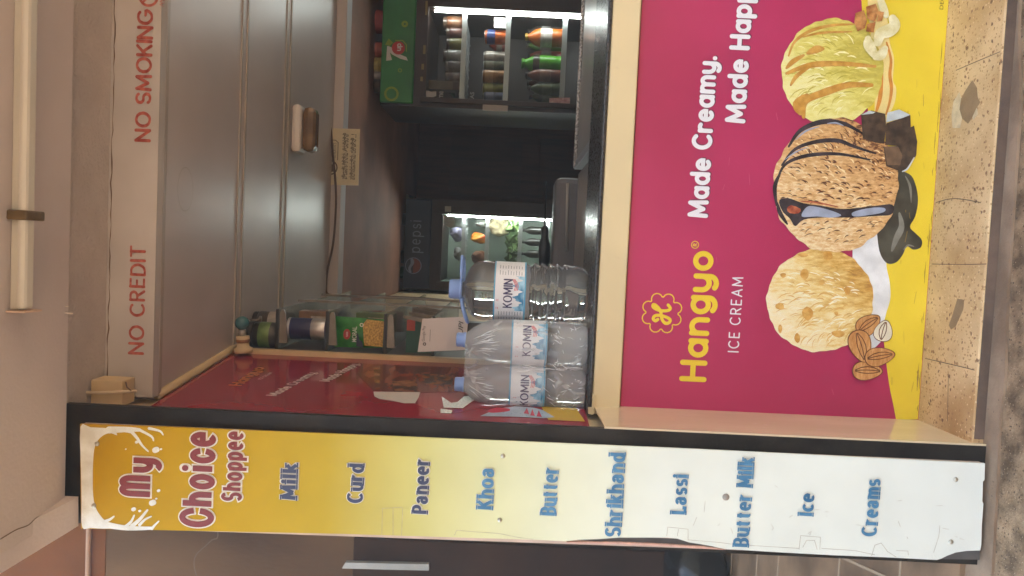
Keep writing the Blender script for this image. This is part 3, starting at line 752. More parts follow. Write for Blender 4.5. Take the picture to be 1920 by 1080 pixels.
# lettering
b = MB(); b2 = MB()
pt, w_, h_ = line_at(1324, 717, 471, 51, YP); lettering(b, "Hangyo", pt, w_, h_, .225, .32, 0, 0, .001)
cc = D(1241, 587); put = plane_put(cc, EX, EZ)
s0 = .001
fl = []
for i in range(8):
    a = 2 * math.pi * i / 8 + .39
    fl += [(.036 * math.cos(a) + .0135 * math.cos(a + t), .036 * math.sin(a) + .0135 * math.sin(a + t)) for t in [math.radians(-88 + 176 * j / 7) for j in range(8)]]
fl.append(fl[0]); ribbon(b, fl, .0026, put, .001)
hs = [[(-.017, .010), (-.021, .016), (-.016, .022), (-.008, .018), (-.006, .006), (-.010, -.012), (-.016, -.022), (-.024, -.020), (-.026, -.010), (-.016, -.001), (.002, .003), (.012, .009), (.020, .018), (.021, .024), (.015, .024), (.009, .014), (.006, -.002), (.008, -.016), (.014, -.021), (.022, -.015)]]
for q in hs: ribbon(b, smooth_open([(x * .92, y * .92) for x, y in q], 4), .0075, put, .0012)
cr_ = D(1303, 459); put2 = plane_put(cr_, EX, EZ); ribbon(b, arc(0, 0, .0085, .0085, 0, 360, 20), .0018, put2, .001)
pt, w_, h_ = plane_put(cr_ + Vector((-.0033, 0, -.005)), EX, EZ), .0066, .010
lettering(b, "R", pt, w_, h_, .2, .3, 0, 0, .001)
b.build("brand_lettering", mat("yellow lettering", lin((238, 208, 50)), .4, .04), pos)
pt, w_, h_ = line_at(1385, 661, 520, 21, YP); lettering(b2, "ICE CREAM", pt, w_, h_, .14, .42, 0, 0, .001)
M_wl = mat("white lettering", lin((236, 236, 240)), .4, .03); b2.build("white_lettering", M_wl, pos)
for (s_, xb, ys, ye, cap) in (("Made Creamy.", 1327, 409, 106, 39), ("Made Happy.", 1397, 232, -58, 39)):
    pt, w_, h_ = line_at(xb, ys, ye, cap, YP); b2, bs = MB(), MB()
    lettering(b2, s_, pt, w_, h_, .26, .33, 0, 0, .002)
    pt2 = plane_put(D(xb + 2.0, ys - 1.5), EX, EZ)
    lettering(bs, s_, pt2, w_, h_, .26, .33, 0, 0, .0008, .001, step=2e-5)
    w = b2.build("white_lettering", M_wl, pos)
    bs.build("lettering_edge", mat("lettering edge", lin((110, 44, 78)), .4, .05), w)
b = MB(); pt, w_, h_ = line_at(1768, 18, -60, 7, YP); font_text(b, "DECORATIVE", pt, w_, h_, .001)
b.build("small_print", mat("small print", lin((120, 92, 24)), .5, .05), pos)

M_pit = None
b = MB(); rs = random.Random(77)
for i in range(26):                                  # dirt along the lower edge of the sheet
    x = rs.uniform(-.36, .5); z = zb2 + rs.uniform(.002, .010); L_ = rs.uniform(.01, .07)
    ribbon(b, [(x, z), (x + L_ * .5, z + rs.uniform(-.001, .002)), (x + L_, z)], [.0008, rs.uniform(.001, .0035), .0006], dput, .0006 + i * 1e-5, 0, False)
for i in range(16):
    x = rs.uniform(-.3, .5); z = zb2 + rs.uniform(.02, .09); L_ = rs.uniform(.004, .03)
    ribbon(b, [(x, z), (x + L_, z + rs.uniform(-.004, .004))], rs.uniform(.0005, .0011), dput, .0009 + i * 1e-5, 0, False)
b.build("dirt_marks", mat("poster dirt", lin((176, 140, 50)), .7, .2, 60), pos)
b = MB()
for i in range(14):
    x = rs.uniform(-.33, .5); z = zb2 + rs.uniform(.18, .56); L_ = rs.uniform(.006, .03)
    ribbon(b, [(x, z), (x + L_, z + rs.uniform(-.006, .006))], rs.uniform(.0005, .0010), dput, .0006 + i * 1e-5, 0, False)
b.build("scuff_marks", mat("poster scuff", lin((206, 100, 132)), .6, .1, 60), pos)
# printed scoops: each a flat print with its own grain
def print_mat(name, cols, scale, stretch, dist=1.5, rough=.38, light=None, blobs=None, r=.13, rot=0.0):
    m = bpy.data.materials.new(name); m.use_nodes = True
    nt = m.node_tree; N = nt.nodes; L = nt.links; b = N["Principled BSDF"]
    tc = N.new("ShaderNodeTexCoord"); mp = N.new("ShaderNodeMapping"); mp.inputs["Scale"].default_value = stretch; mp.inputs["Rotation"].default_value = (0, rot, 0)
    L.new(tc.outputs["Object"], mp.inputs[0])
    nz = N.new("ShaderNodeTexNoise"); nz.inputs["Scale"].default_value = scale; nz.inputs["Detail"].default_value = 8; nz.inputs["Distortion"].default_value = dist
    nz.inputs["Roughness"].default_value = .62
    L.new(mp.outputs[0], nz.inputs["Vector"])
    rp = N.new("ShaderNodeValToRGB"); cr = rp.color_ramp
    while len(cr.elements) < len(cols): cr.elements.new(.5)
    for e, (p, c) in zip(cr.elements, cols): e.position = p; e.color = (*c, 1)
    fz_ = N.new("ShaderNodeTexNoise"); fz_.inputs["Scale"].default_value = blobs[0]; fz_.inputs["Detail"].default_value = 10; fz_.inputs["Roughness"].default_value = .7
    L.new(mp.outputs[0], fz_.inputs["Vector"])
    mxf = N.new("ShaderNodeMix"); mxf.inputs["Factor"].default_value = blobs[1]
    L.new(nz.outputs["Fac"], mxf.inputs["A"]); L.new(fz_.outputs["Fac"], mxf.inputs["B"])
    gain = N.new("ShaderNodeMath"); gain.operation = 'MULTIPLY_ADD'; gain.inputs[1].default_value = blobs[2]; gain.inputs[2].default_value = .5 - .5 * blobs[2]
    L.new(mxf.outputs["Result"], gain.inputs[0]); fac = gain.outputs[0]
    # the picture on the sheet is paler on its upper left
    vm = N.new("ShaderNodeVectorMath"); vm.operation = 'DOT_PRODUCT'; vm.inputs[1].default_value = light
    sb = N.new("ShaderNodeVectorMath"); sb.operation = 'SUBTRACT'
    L.new(tc.outputs["Object"], sb.inputs[0]); sb.inputs[1].default_value = (0, 0, 0)
    L.new(sb.outputs[0], vm.inputs[0])
    ad = N.new("ShaderNodeMath"); ad.operation = 'ADD'; L.new(fac, ad.inputs[0]); L.new(vm.outputs["Value"], ad.inputs[1])
    L.new(ad.outputs[0], rp.inputs[0])
    L.new(rp.outputs[0], b.inputs["Base Color"]); b.inputs["Roughness"].default_value = rough
    m["sub"] = 1
    return m, sb
def scoop(px_c, rx, ry, seed, name, matr, off, rag=.02, fold=None):
    rr = random.Random(seed); pts = []
    n = 144
    ph = [rr.uniform(0, 6.28) for _ in range(6)]
    c = D(*px_c)
    for i in range(n):
        a = 2 * math.pi * i / n
        k = 1 + rag * (.5 * math.sin(9 * a + ph[0]) + .35 * math.sin(17 * a + ph[1]) + .3 * math.sin(29 * a + ph[2]))
        pts.append((c.x + rx * k * math.cos(a), c.z + ry * k * math.sin(a)))
    b = MB(); b.poly([dput(x, z, off) for x, z in pts])
    m, sb = matr
    o = b.build(name, m, pos)
    sb.inputs[1].default_value = tuple(c - Vector(pos.location))
    return o
PXM = YP / FPX
van = print_mat("vanilla print", [(.0, lin((170, 116, 46))), (.25, lin((216, 170, 84))), (.45, lin((240, 210, 134))), (.65, lin((248, 232, 180))), (1, lin((252, 246, 222)))], 14, (1.6, 1, .5), .4, light=(-1.5, 0, 1.7), rot=.35, blobs=(78, .62, 1.7))
cho = print_mat("chocolate print", [(.0, lin((70, 40, 22))), (.17, lin((126, 78, 44))), (.27, lin((198, 146, 88))), (.55, lin((226, 182, 122))), (.85, lin((246, 224, 178)))], 24, (1.5, 1, .55), .3, light=(-1.2, 0, .9), rot=-.25, blobs=(120, .7, 2.3))
pis = print_mat("pista print", [(.0, lin((170, 150, 52))), (.32, lin((206, 190, 82))), (.48, lin((226, 214, 108))), (.68, lin((240, 232, 150))), (1, lin((250, 246, 196)))], 16, (1.4, 1, .55), .5, light=(-1.3, 0, 1.4), rot=.2, blobs=(70, .5, 1.5))
def strip(mb, px, w, off, taper=0.0):
    q = smooth_open(dpts(px), 5); n = len(q)
    ribbon(mb, q, [w * (1 - taper * abs(2 * i / (n - 1) - 1) ** 1.5) for i in range(n)], dput, off)
def flecks(name, c_px, R, cnt, seed, m_, off, Ls, Ws, cover, tilt=0.0):
    rr = random.Random(seed); c = D(*c_px); b = MB()
    for i in range(cnt):
        a = rr.uniform(0, 6.283); q = R * cover * math.sqrt(rr.random())
        x, z = q * math.cos(a), q * math.sin(a)
        L_ = rr.uniform(*Ls); f = 1 - (q / R) ** 2 * .5
        ang = math.pi / 2 + tilt - .9 * x / R + rr.uniform(-.35, .35)
        pts = [(c.x + x + math.cos(ang + .5 * (t - .5)) * L_ * (t - .5), c.z + z + math.sin(ang + .5 * (t - .5)) * L_ * (t - .5)) for t in (0, .3, .6, 1)]
        w = rr.uniform(*Ws) * f; ribbon(b, pts, [w * .3, w, w * .8, w * .2], dput, off + i * 2e-6, 0, False)
    b.build(name, m_, pos)
# puddles behind
b = MB(); dpoly(b, [(1600, 440), (1618, 436), (1645, 430), (1660, 470), (1662, 500), (1668, 530), (1669, 560), (1662, 585), (1656, 610), (1652, 640), (1612, 660), (1600, 560)], .0006)
b.build("cream_puddle_picture", mat("cream puddle print", lin((226, 228, 228)), .38, .05, 20, col2=lin((246, 248, 248))), pos)
b = MB(); dpoly(b, [(1646, 330), (1672, 318), (1704, 326), (1716, 345), (1721, 375), (1716, 405), (1706, 425), (1716, 437), (1728, 450), (1726, 464), (1712, 468), (1700, 462), (1692, 478), (1680, 492), (1664, 494), (1652, 480), (1646, 455), (1642, 400)], .0008)
b.build("chocolate_puddle_picture", mat("chocolate puddle print", lin((52, 48, 36)), .3, .2, 16, col2=lin((84, 80, 66))), pos)
b = MB(); strip(b, [(1686, 400), (1690, 425), (1680, 448), (1672, 470)], .016, .0010, .7); strip(b, [(1694, 468), (1702, 460), (1713, 462)], .0045, .0011, .6); strip(b, [(1697, 330), (1706, 350), (1708, 380)], .006, .0012, .8)
b.build("sauce_shine_picture", mat("sauce shine print", lin((132, 130, 118)), .3, .15, 40), pos)
b = MB(); dpoly(b, [(1640, 240), (1650, 235), (1662, 232), (1668, 214), (1678, 190), (1680, 165), (1674, 150), (1676, 110), (1668, 80), (1664, 40), (1655, -6), (1628, -10), (1632, 60), (1640, 140)], .0007)
b.build("caramel_puddle_picture", mat("caramel puddle print", lin((238, 216, 140)), .38, .06, 20), pos)
b = MB(); strip(b, [(1661, 214), (1668, 190), (1671, 165), (1668, 140), (1670, 112), (1662, 80)], .008, .0012, .5); strip(b, [(1641, 214), (1650, 180), (1654, 120)], .010, .0014, .7)
scoop((1560, 135), 97 * PXM, 94 * PXM, 4, "pista_scoop_picture", pis, .0018, .02)
flecks("ridge_picture", (1562, 136), .122, 70, 22, mat("pista ridge print", lin((198, 182, 70)), .4, .1, 60), .0019, (.014, .05), (.0016, .004), .82, .1)
flecks("ridge_shine_picture", (1555, 136), .122, 50, 23, mat("pista pale ridge print", lin((246, 240, 176)), .4, .05, 60), .00195, (.012, .04), (.002, .005), .8, .1)
b3 = MB()
for i, (px, w) in enumerate((([(1478, 105), (1490, 78), (1520, 58), (1560, 48), (1600, 46)], .008), ([(1474, 138), (1500, 128), (1530, 121), (1580, 120), (1640, 125)], .014), ([(1482, 160), (1494, 142), (1520, 124)], .010), ([(1506, 220), (1510, 190), (1550, 172), (1590, 160), (1634, 160)], .018),
                             ([(1500, 212), (1496, 196), (1512, 180)], .026), ([(1474, 128), (1486, 116), (1506, 104)], .012), ([(1514, 100), (1530, 93), (1542, 92)], .018), ([(1505, 70), (1540, 62), (1596, 60)], .006))):
    strip(b3, px, w, .0022 + i * .00005, .55)
b3.build("caramel_drizzle_picture", mat("caramel drizzle print", lin((206, 146, 52)), .3, .14, 40, col2=lin((226, 174, 84))), pos)
b.build("caramel_edge_picture", mat("caramel edge print", lin((214, 142, 58)), .35, .12, 40), pos)
scoop((1537, 563), 97 * PXM, 100 * PXM, 2, "vanilla_scoop_picture", van, .0020, .018)
flecks("ridge_picture", (1540, 566), .125, 90, 12, mat("vanilla ridge print", lin((222, 176, 92)), .4, .1, 60), .0022, (.012, .04), (.0016, .0040), .82, .25)
flecks("ridge_shine_picture", (1532, 566), .125, 70, 13, mat("vanilla pale ridge print", lin((252, 244, 212)), .4, .04, 60), .0021, (.012, .035), (.002, .0045), .8, .25)
b = MB(); rn = random.Random(9)
for i, (x, y, w, h) in enumerate(((1505, 478, 22, 8), (1551, 480, 20, 20), (1508, 514, 20, 20), (1540, 529, 11, 11), (1588, 545, 14, 18), (1513, 588, 22, 24), (1567, 587, 8, 8), (1571, 625, 26, 14), (1468, 516, 12, 10), (1462, 574, 18, 14), (1494, 634, 14, 18), (1462, 616, 8, 18))):
    k = [(x + w * .5 * math.cos(a) * rn.uniform(.75, 1.15), y + h * .5 * math.sin(a) * rn.uniform(.75, 1.15)) for a in [j * 1.047 + .4 for j in range(6)]]
    b = MB(); dpoly(b, k, .0024 + i * .00003, 2)
    b.build("nut_piece_picture", mat("nut piece print", lin((224, 160, 66)), .38, .22, 60, col2=lin((236, 190, 104))), pos)
scoop((1566, 348), 124 * PXM, 116 * PXM, 3, "chocolate_scoop_picture", cho, .0030, .022)
flecks("pit_picture", (1570, 348), .155, 190, 5, mat("chocolate pit print", lin((104, 60, 34)), .4, .3, 60), .0031, (.006, .022), (.0018, .0052), .88, -.15)
flecks("pit_shine_picture", (1566, 348), .155, 150, 6, mat("chocolate pale grain print", lin((248, 222, 170)), .4, .08, 60), .00305, (.006, .02), (.002, .005), .88, -.15)
b = MB()
for i, (px, w) in enumerate((([(1478, 275), (1500, 245), (1540, 229), (1580, 232), (1615, 250)], .012), ([(1465, 310), (1490, 280), (1530, 266), (1570, 264), (1600, 275), (1640, 288)], .010), ([(1455, 340), (1470, 310), (1500, 295), (1540, 289), (1580, 290), (1630, 300)], .009), ([(1455, 385), (1452, 350), (1462, 325)], .010), ([(1475, 420), (1462, 400), (1456, 380)], .010))):
    strip(b, px, w, .0034 + i * .00006, .6)
dpoly(b, [(1460, 376), (1478, 372), (1505, 381), (1540, 386), (1580, 392), (1640, 386), (1672, 384), (1670, 402), (1640, 405), (1590, 408), (1540, 408), (1506, 412), (1490, 424), (1480, 410), (1466, 396)], .0038)
b.build("chocolate_sauce_picture", mat("chocolate sauce print", lin((46, 38, 40)), .25, .25, 30, col2=lin((76, 66, 70))), pos)
b = MB(); dpoly(b, [(1502, 406), (1512, 388), (1530, 388), (1560, 396), (1576, 404), (1558, 408), (1530, 406)], .0041); dpoly(b, [(1598, 398), (1630, 390), (1656, 390), (1655, 398), (1625, 404), (1600, 406)], .0041)
strip(b, [(1490, 263), (1510, 246), (1535, 238)], .004, .0041, .7); strip(b, [(1470, 300), (1490, 286), (1515, 276)], .003, .0041, .7); strip(b, [(1550, 232), (1566, 231), (1580, 236)], .004, .0041, .7)
b.build("sauce_shine_picture", mat("sauce blue shine print", lin((158, 166, 184)), .3, .18, 30), pos)
b = MB(); dpoly(b, [(1474, 392), (1482, 385), (1500, 392), (1496, 400), (1480, 400)], .0043, 2); strip(b, [(1500, 378), (1530, 380), (1570, 388)], .004, .0043, .6)
b.build("cherry_picture", mat("cherry print", lin((168, 62, 40)), .35, .3, 80, col2=lin((206, 120, 80))), pos)
def facet(mb, px, off): mb.poly([dput(x, z, off) for x, z in dpts(px)])
b = MB(); facet(b, [(1613, 215), (1632, 208), (1658, 214), (1660, 240), (1656, 270), (1640, 268), (1616, 260)], .0044); facet(b, [(1660, 232), (1705, 216), (1706, 248), (1700, 262), (1690, 275), (1658, 272), (1659, 245)], .0045)
facet(b, [(1655, 276), (1682, 274), (1704, 240), (1712, 236), (1718, 266), (1716, 292), (1700, 318), (1690, 323), (1660, 312)], .0046)
b.build("chocolate_chunk_picture", mat("chocolate chunk print", lin((56, 42, 32)), .35, .25, 60, col2=lin((88, 68, 50))), pos)
b = MB(); facet(b, [(1660, 230), (1662, 212), (1684, 206), (1705, 216), (1690, 222)], .0048); facet(b, [(1613, 216), (1628, 208), (1640, 211), (1634, 214)], .0048); strip(b, [(1712, 296), (1700, 316), (1690, 322)], .004, .0049, .4)
b.build("chunk_shine_picture", mat("chunk shine print", lin((196, 204, 204)), .35, .1, 50), pos)
b = MB(); facet(b, [(1656, 276), (1682, 275), (1690, 292), (1686, 310), (1662, 310)], .0049); b.build("chunk_side_picture", mat("chunk side print", lin((112, 86, 62)), .4, .2, 60), pos)
b = MB()
strip(b, [(1672, 36), (1676, 48), (1666, 58), (1650, 64), (1644, 80)], .030, .0044, .35); strip(b, [(1640, 106), (1628, 86), (1626, 74)], .026, .0043, .4); strip(b, [(1658, 92), (1650, 104), (1640, 108)], .024, .0045, .4); strip(b, [(1646, -8), (1655, 16), (1660, 30)], .018, .0042, .3)
b.build("cashew_picture", mat("cashew print", lin((232, 220, 158)), .38, .1, 40, col2=lin((246, 240, 200))), pos)
b = MB(); facet(b, [(1602, 26), (1618, 20), (1624, 40), (1620, 54), (1606, 60), (1600, 44)], .0049); facet(b, [(1622, 14), (1640, 8), (1646, 24), (1638, 42), (1624, 36)], .0050); facet(b, [(1624, 46), (1640, 42), (1636, 62), (1622, 60)], .0050); facet(b, [(1646, 22), (1656, 24), (1652, 40), (1642, 42)], .0049)
b.build("caramel_cube_picture", mat("caramel cube print", lin((172, 98, 44)), .35, .25, 60, col2=lin((216, 156, 90))), pos)
alm = print_mat("almond print", [(.15, lin((150, 96, 46))), (.45, lin((198, 138, 76))), (.75, lin((230, 184, 122)))], 60, (.4, 1, 2.5), .6, light=(0, 0, 0), blobs=(200, .4, 1.4))
M_rim = mat('almond rim print', lin((112, 66, 30)), .4, .2, 60)
def almond(cx, cy, L_, W_, ang, off, m):
    c = D(cx, cy); b = MB(); pts = []
    for i in range(28):
        a = 2 * math.pi * i / 28; u = math.cos(a); v = math.sin(a) * (1 - .32 * u)
        x, z = u * L_ / 2, v * W_ / 2
        pts.append((c.x + x * math.cos(ang) - z * math.sin(ang), c.z + x * math.sin(ang) + z * math.cos(ang)))
    b.poly([dput(x, z, off) for x, z in pts]); o = b.build("almond_picture", m, pos)
    e = MB(); e.poly([dput(c.x + (x - c.x) * 1.07, c.z + (z - c.z) * 1.07, off - .0002) for x, z in pts]); e.build("almond_rim_picture", M_rim, o)
    g_ = MB()
    for q in (-.22, 0, .22):
        ln = [(u * L_ * .42, W_ * (q + .06) * (1 - u * u * .8) * .9) for u in (-1, -.5, 0, .5, 1)]
        ribbon(g_, [(c.x + x * math.cos(ang) - z * math.sin(ang), c.z + x * math.sin(ang) + z * math.cos(ang)) for x, z in ln], .0022, dput, off + .0002)
    g_.build("almond_groove_picture", M_rim, o)
am = alm[0]
almond(1627, 608, .062, .044, -.9, .0044, am); almond(1612, 649, .078, .05, .35 + math.pi, .0047, am); almond(1648, 668, .07, .042, -1.35, .0050, am); almond(1625, 695, .07, .042, -.35 - 1.2, .0045, am)
almond(1655, 620, .050, .042, -.2, .0046, mat("cut almond print", lin((234, 226, 202)), .4, .06, 30))
# ------------------------------------------------------------------ wall poster on the left inside wall
GL['y'] = (.54, [[(0, X), (.0, .34)] + arc(.27, .34, .27, .32, 180, 360, 14), [(.54, X), (.54, 0)] + arc(.27, -.02, .27, .28, 0, -130, 10)], [])
wp = thing("wall_poster", "glossy maroon ice cream poster covering the left inside wall behind the water bottles", "poster", (XW, 2.0, Z_TOP))
XWP = .003
_q = [WA + WD * .0005 - WN * .003, WA + WD * .0005 + WN * .003, WB - WD * .02 + WN * .003, WB - WD * .02 - WN * .003]
b = MB(); b.prism([p + Vector((0, 0, Z_TOP + .001)) for p in _q], (0, 0, Z_CEI - .02 - Z_TOP)); b.build("sheet", M_maroonwall, wp)
wput = lambda x, y, off=0.0: WA + WD * x + WN * (XWP + .0004 + off) + Vector((0, 0, y))
def W(x, y): p = PX(x, y, XWP); return (WD.dot(p - WA), p.z)
def wtext(mb, s, p0, p1, cap, off=.0, wt=.22):
    a, c = W(*p0), W(*p1)
    h = abs(W(p0[0] - cap, p0[1])[1] - a[1])
    L_ = max(.05, c[0] - a[0])
    lettering(mb, s, lambda x, y, o=0: wput(a[0] + x, a[1] + y + (c[1] - a[1]) * x / L_, o + .0002), L_, h, wt, .3)
b = MB(); wtext(b, "Hangyo", (452, 724), (498, 690), 26); b.build("brand_lettering", mat("dull orange lettering", lin((196, 124, 60)), .3, .1), wp)
b = MB(); wtext(b, "Made Creamy.", (518, 743), (597, 699), 22); wtext(b, "Made Happy.", (618, 716), (676, 683), 22); wtext(b, "ICE CREAM", (490, 712), (512, 700), 8, 0, .16)
b.build("white_lettering", mat("dull white lettering", lin((206, 200, 196)), .3, .06), wp)
def wpoly(mb, px, off=.0003, sm=0):
    q = [W(x, y) for x, y in px]
    if sm: q = smooth_closed(q, sm)
    mb.poly([wput(a, c, off) for a, c in q])
b = MB(); wpoly(b, [(668, 700), (700, 684), (860, 690), (858, 735), (786, 736), (700, 732)], .0003); b.build("picture_print", mat("brown product print", lin((104, 46, 40)), .2, .3, 9, col2=lin((136, 76, 54)), stretch=(1, 1, 3)), wp)
b = MB()
for px in ([(735, 716), (780, 712), (785, 732), (740, 734)], [(700, 690), (712, 686), (712, 730), (704, 730)], [(790, 700), (850, 706), (848, 722), (795, 720)]): wpoly(b, px, .0006)
b.build("product_print", mat("dark product print", lin((72, 46, 34)), .25, .4, 30, col2=lin((150, 104, 70))), wp)
b = MB(); wpoly(b, [(700, 735), (788, 736), (785, 746), (778, 757), (758, 757), (735, 752), (712, 749), (702, 744)], .0008); b.build("paper_sticker", mat("grey paper", lin((196, 190, 184)), .6, .05, 20), wp)
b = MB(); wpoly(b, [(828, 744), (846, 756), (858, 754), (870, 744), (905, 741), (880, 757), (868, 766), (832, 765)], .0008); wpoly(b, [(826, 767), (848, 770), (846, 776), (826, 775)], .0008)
b.build("foil_sticker_glare", mat("foil glare", lin((222, 230, 224)), .3, .2, 180, metal=.2, bump=.6, bscale=200), wp)  # pale colour paints in the sticker's bright reflection of the outside
b = MB(); wpoly(b, [(900, 781), (930, 768), (965, 762), (1000, 765), (1018, 770), (1040, 783), (1020, 785), (960, 782)], .0008); b.build("pale_blue_print", mat("pale blue print", lin((170, 186, 206)), .25, .1, 30, spots=[(160, .2, lin((80, 96, 140)))]), wp)
b = MB(); wpoly(b, [(914, 771), (930, 766), (952, 767), (956, 771), (940, 774), (920, 775)], .0012, 3); wpoly(b, [(982, 776), (988, 766), (992, 778)], .0012); wpoly(b, [(994, 780), (998, 768), (1003, 781)], .0012); wpoly(b, [(1006, 782), (1010, 770), (1016, 783)], .0012)
b.build("red_print", mat("poster red print", lin((196, 58, 84)), .25, .1), wp)
b = MB(); wpoly(b, [(1015, 763), (1078, 763), (1097, 791), (1028, 788)], .0006); b.build("yellow_print", mat("poster yellow print", lin((206, 170, 58)), .25, .08), wp)

# box conduit and cord in the corner by the lintel
bx = thing("corner_conduit", "cream box conduit with a loose cord in the top left corner of the opening", "conduit", (XW + .05, 1.7, Z_LIN + .05))
q0, q1 = P(113, 726, 1.72), P(240, 712, 1.765)
b = MB(); b.box((XW + .001, 1.715, P(232, 720, 1.72).z), (P(170, 711, 1.72).x, 1.772, Z_PLA - .003), .002); b.build("channel", M_cream2, bx)
b = MB(); b.tube(smooth_open([P(112, 731, 1.705), P(150, 736, 1.705), (P(200, 736, 1.705)), P(235, 734, 1.71), P(256, 733, 1.725)], 4), .0035, 8); b.build("cord", mat("cream cord", lin((206, 188, 160)), .5, .06), bx)
b = MB(); b.tube([P(236, 716, 1.71), P(238, 726, 1.708), P(246, 733, 1.708)], .0014, 6); b.build("tie_wire", M_crack, bx)
nl = MB(); nl.tube([P(112, 574, 1.59), P(128, 575, 1.59)], .0012, 6); nl.tube([P(114, 586, 1.59), P(136, 588, 1.59)], .0016, 6)
tag(nl.build("nail", mat("pale nail", lin((226, 216, 204)), .4, .1)), "two pale nails sticking down from the edge of the soffit", "nail")

# fluorescent light batten on the soffit
lb = thing("light_batten", "cream light batten fixed to the soffit with a brown cable strap", "light", (.2, 1.4, Z_SOF))
yb0, yb1 = PZ(52, 300, Z_SOF).y, PZ(6, 300, Z_SOF).y
xe = PZ(30, 583, Z_SOF - .02).x
M_bat = mat("batten paint", lin((204, 200, 186)), .45, .06, 5)
ym = (yb0 + yb1) / 2
b = MB(); b.box((xe, ym - .012, Z_SOF - .016), (1.0, ym + .026, Z_SOF - .0002), .003); b.build("housing", M_bat, lb)
b = MB(); b.box((xe + .002, ym - .022, Z_SOF - .034), (1.0, ym + .008, Z_SOF - .0163), .007); b.build("diffuser", mat("batten diffuser", lin((216, 212, 200)), .35, .05, 5), lb)
b = MB(); b.box((xe - .004, ym - .024, Z_SOF - .036), (xe - .0002, ym + .028, Z_SOF - .0005), .001); b.build("end_cap", mat("batten end", lin((206, 178, 158)), .5, .1), lb)
xs = PZ(20, 402, Z_SOF - .02).x
b = MB(); b.box((xs - .009, ym - .026, Z_SOF - .038), (xs + .009, ym + .03, Z_SOF - .0004), .003); b.build("strap", mat("brown strap", lin((104, 84, 50)), .5, .2, 40), lb)

# ceiling lamp
cl = PZ(552, 243, Z_CEI)
lp = thing("ceiling_lamp", "white oblong ceiling lamp with a brown glass cover", "light", (cl.x, cl.y, Z_CEI))
hw = abs(PZ(540, 196, Z_CEI).x - PZ(540, 290, Z_CEI).x) / 2
b = MB(); b.box((cl.x - hw, cl.y - .05, Z_CEI - .036), (cl.x + hw, cl.y + .05, Z_CEI), .03); b.build("base", mat("white lamp plastic", lin((226, 220, 214)), .4, .05), lp)
b = MB(); b.box((cl.x - hw + .006, cl.y - .044, Z_CEI - .085), (cl.x + hw - .006, cl.y + .044, Z_CEI - .0365), .03); b.build("cover", mat("brown lamp cover", lin((128, 98, 62)), .2, .3, 14, coat=.4), lp)

# notice on the beam
nt0, nt1 = P(607, 345, YBM - .004), P(674, 241, YBM - .004)
no = thing("paper_notice", "cream paper notice in black script hanging from the white ceiling beam", "notice", ((nt0.x + nt1.x) / 2, YBM, nt1.z))
Yn = YBM - .004
b = MB(); b.prism([P(605, 346, Yn), P(672, 348, Yn), P(675, 242, Yn), P(607, 240, Yn)], (0, .002, 0)); b.build("sheet", mat("notice paper", lin((222, 210, 178)), .7, .06, 12), no)
b = MB()
for s_, xb, ys, ye, h in (("ಪ್ಲಾಸ್ಟಿಕ್‌ನ್ನು ತಿರಸ್ಕರಿಸಿ", 651, 336, 250, 12), ("ಪರಿಸರವನ್ನು ರಕ್ಷಿಸಿ...!", 666, 337, 252, 12)):
    pt, w_, h_ = line_at(xb, ys, ye, h, Yn); font_text(b, s_, pt, w_, h_, .0006, .008)
b.build("script_lettering", mat("black ink", lin((44, 36, 30)), .6, .1), no)
b = MB()
pt, w_, h_ = line_at(621, 297, 268, 8, Yn); lettering(b, "SAY NO", pt, w_, h_, .2, .3, 0, 0, .0006)
pt, w_, h_ = line_at(630, 297, 268, 6, Yn); lettering(b, "TO PLASTICS".replace("C", "C"), pt, w_, h_, .12, .3, 0, 0, .0006)
c_ = P(619, 314, Yn); put = plane_put(c_, EX, EZ); ribbon(b, arc(0, 0, .031, .031, 0, 360, 24), .006, put, .0006); ribbon(b, [(-.02, .02), (.022, -.022)], .007, put, .0008)
b.poly([put(x, z, .0007) for x, z in [(-.018, -.02), (.012, -.022), (.016, .012), (.006, .026), (-.004, .014), (-.012, .028), (-.02, .012)]])
f0, f1 = P(633, 300, Yn), P(609, 262, Yn)
rr_ = [(f0.x, f0.z), (f1.x - .01, f0.z), (f1.x, f0.z + .012), (f1.x, f1.z - .012), (f1.x - .01, f1.z), (f0.x, f1.z)]
ribbon(b, rr_, .003, plane_put((0, Yn, 0), EX, EZ), .0006)
b.build("stamp_lettering", mat("grey ink", lin((112, 94, 76)), .6, .1), no)

# cable along the beam
cbm = MB(); pts = [P(x, y, YBM - .03) for x, y in ((600, -60), (622, -10), (625, 20), (618, 80), (609, 150), (608, 185), (616, 215), (621, 250), (624, 290), (628, 330), (630, 370), (628, 420), (624, 460), (615, 500), (611, 530), (612, 548), (622, 553))]
pts += [P(x, y, 3.3) for x, y in ((660, 556), (720, 556), (800, 560), (870, 566))]
cbm.tube(smooth_open(pts, 4), .005, 8)
tag(cbm.build("cable", mat("brown cable", lin((96, 78, 68)), .5, .1)), "thin brown cable drooping across the white ceiling beam", "cable")

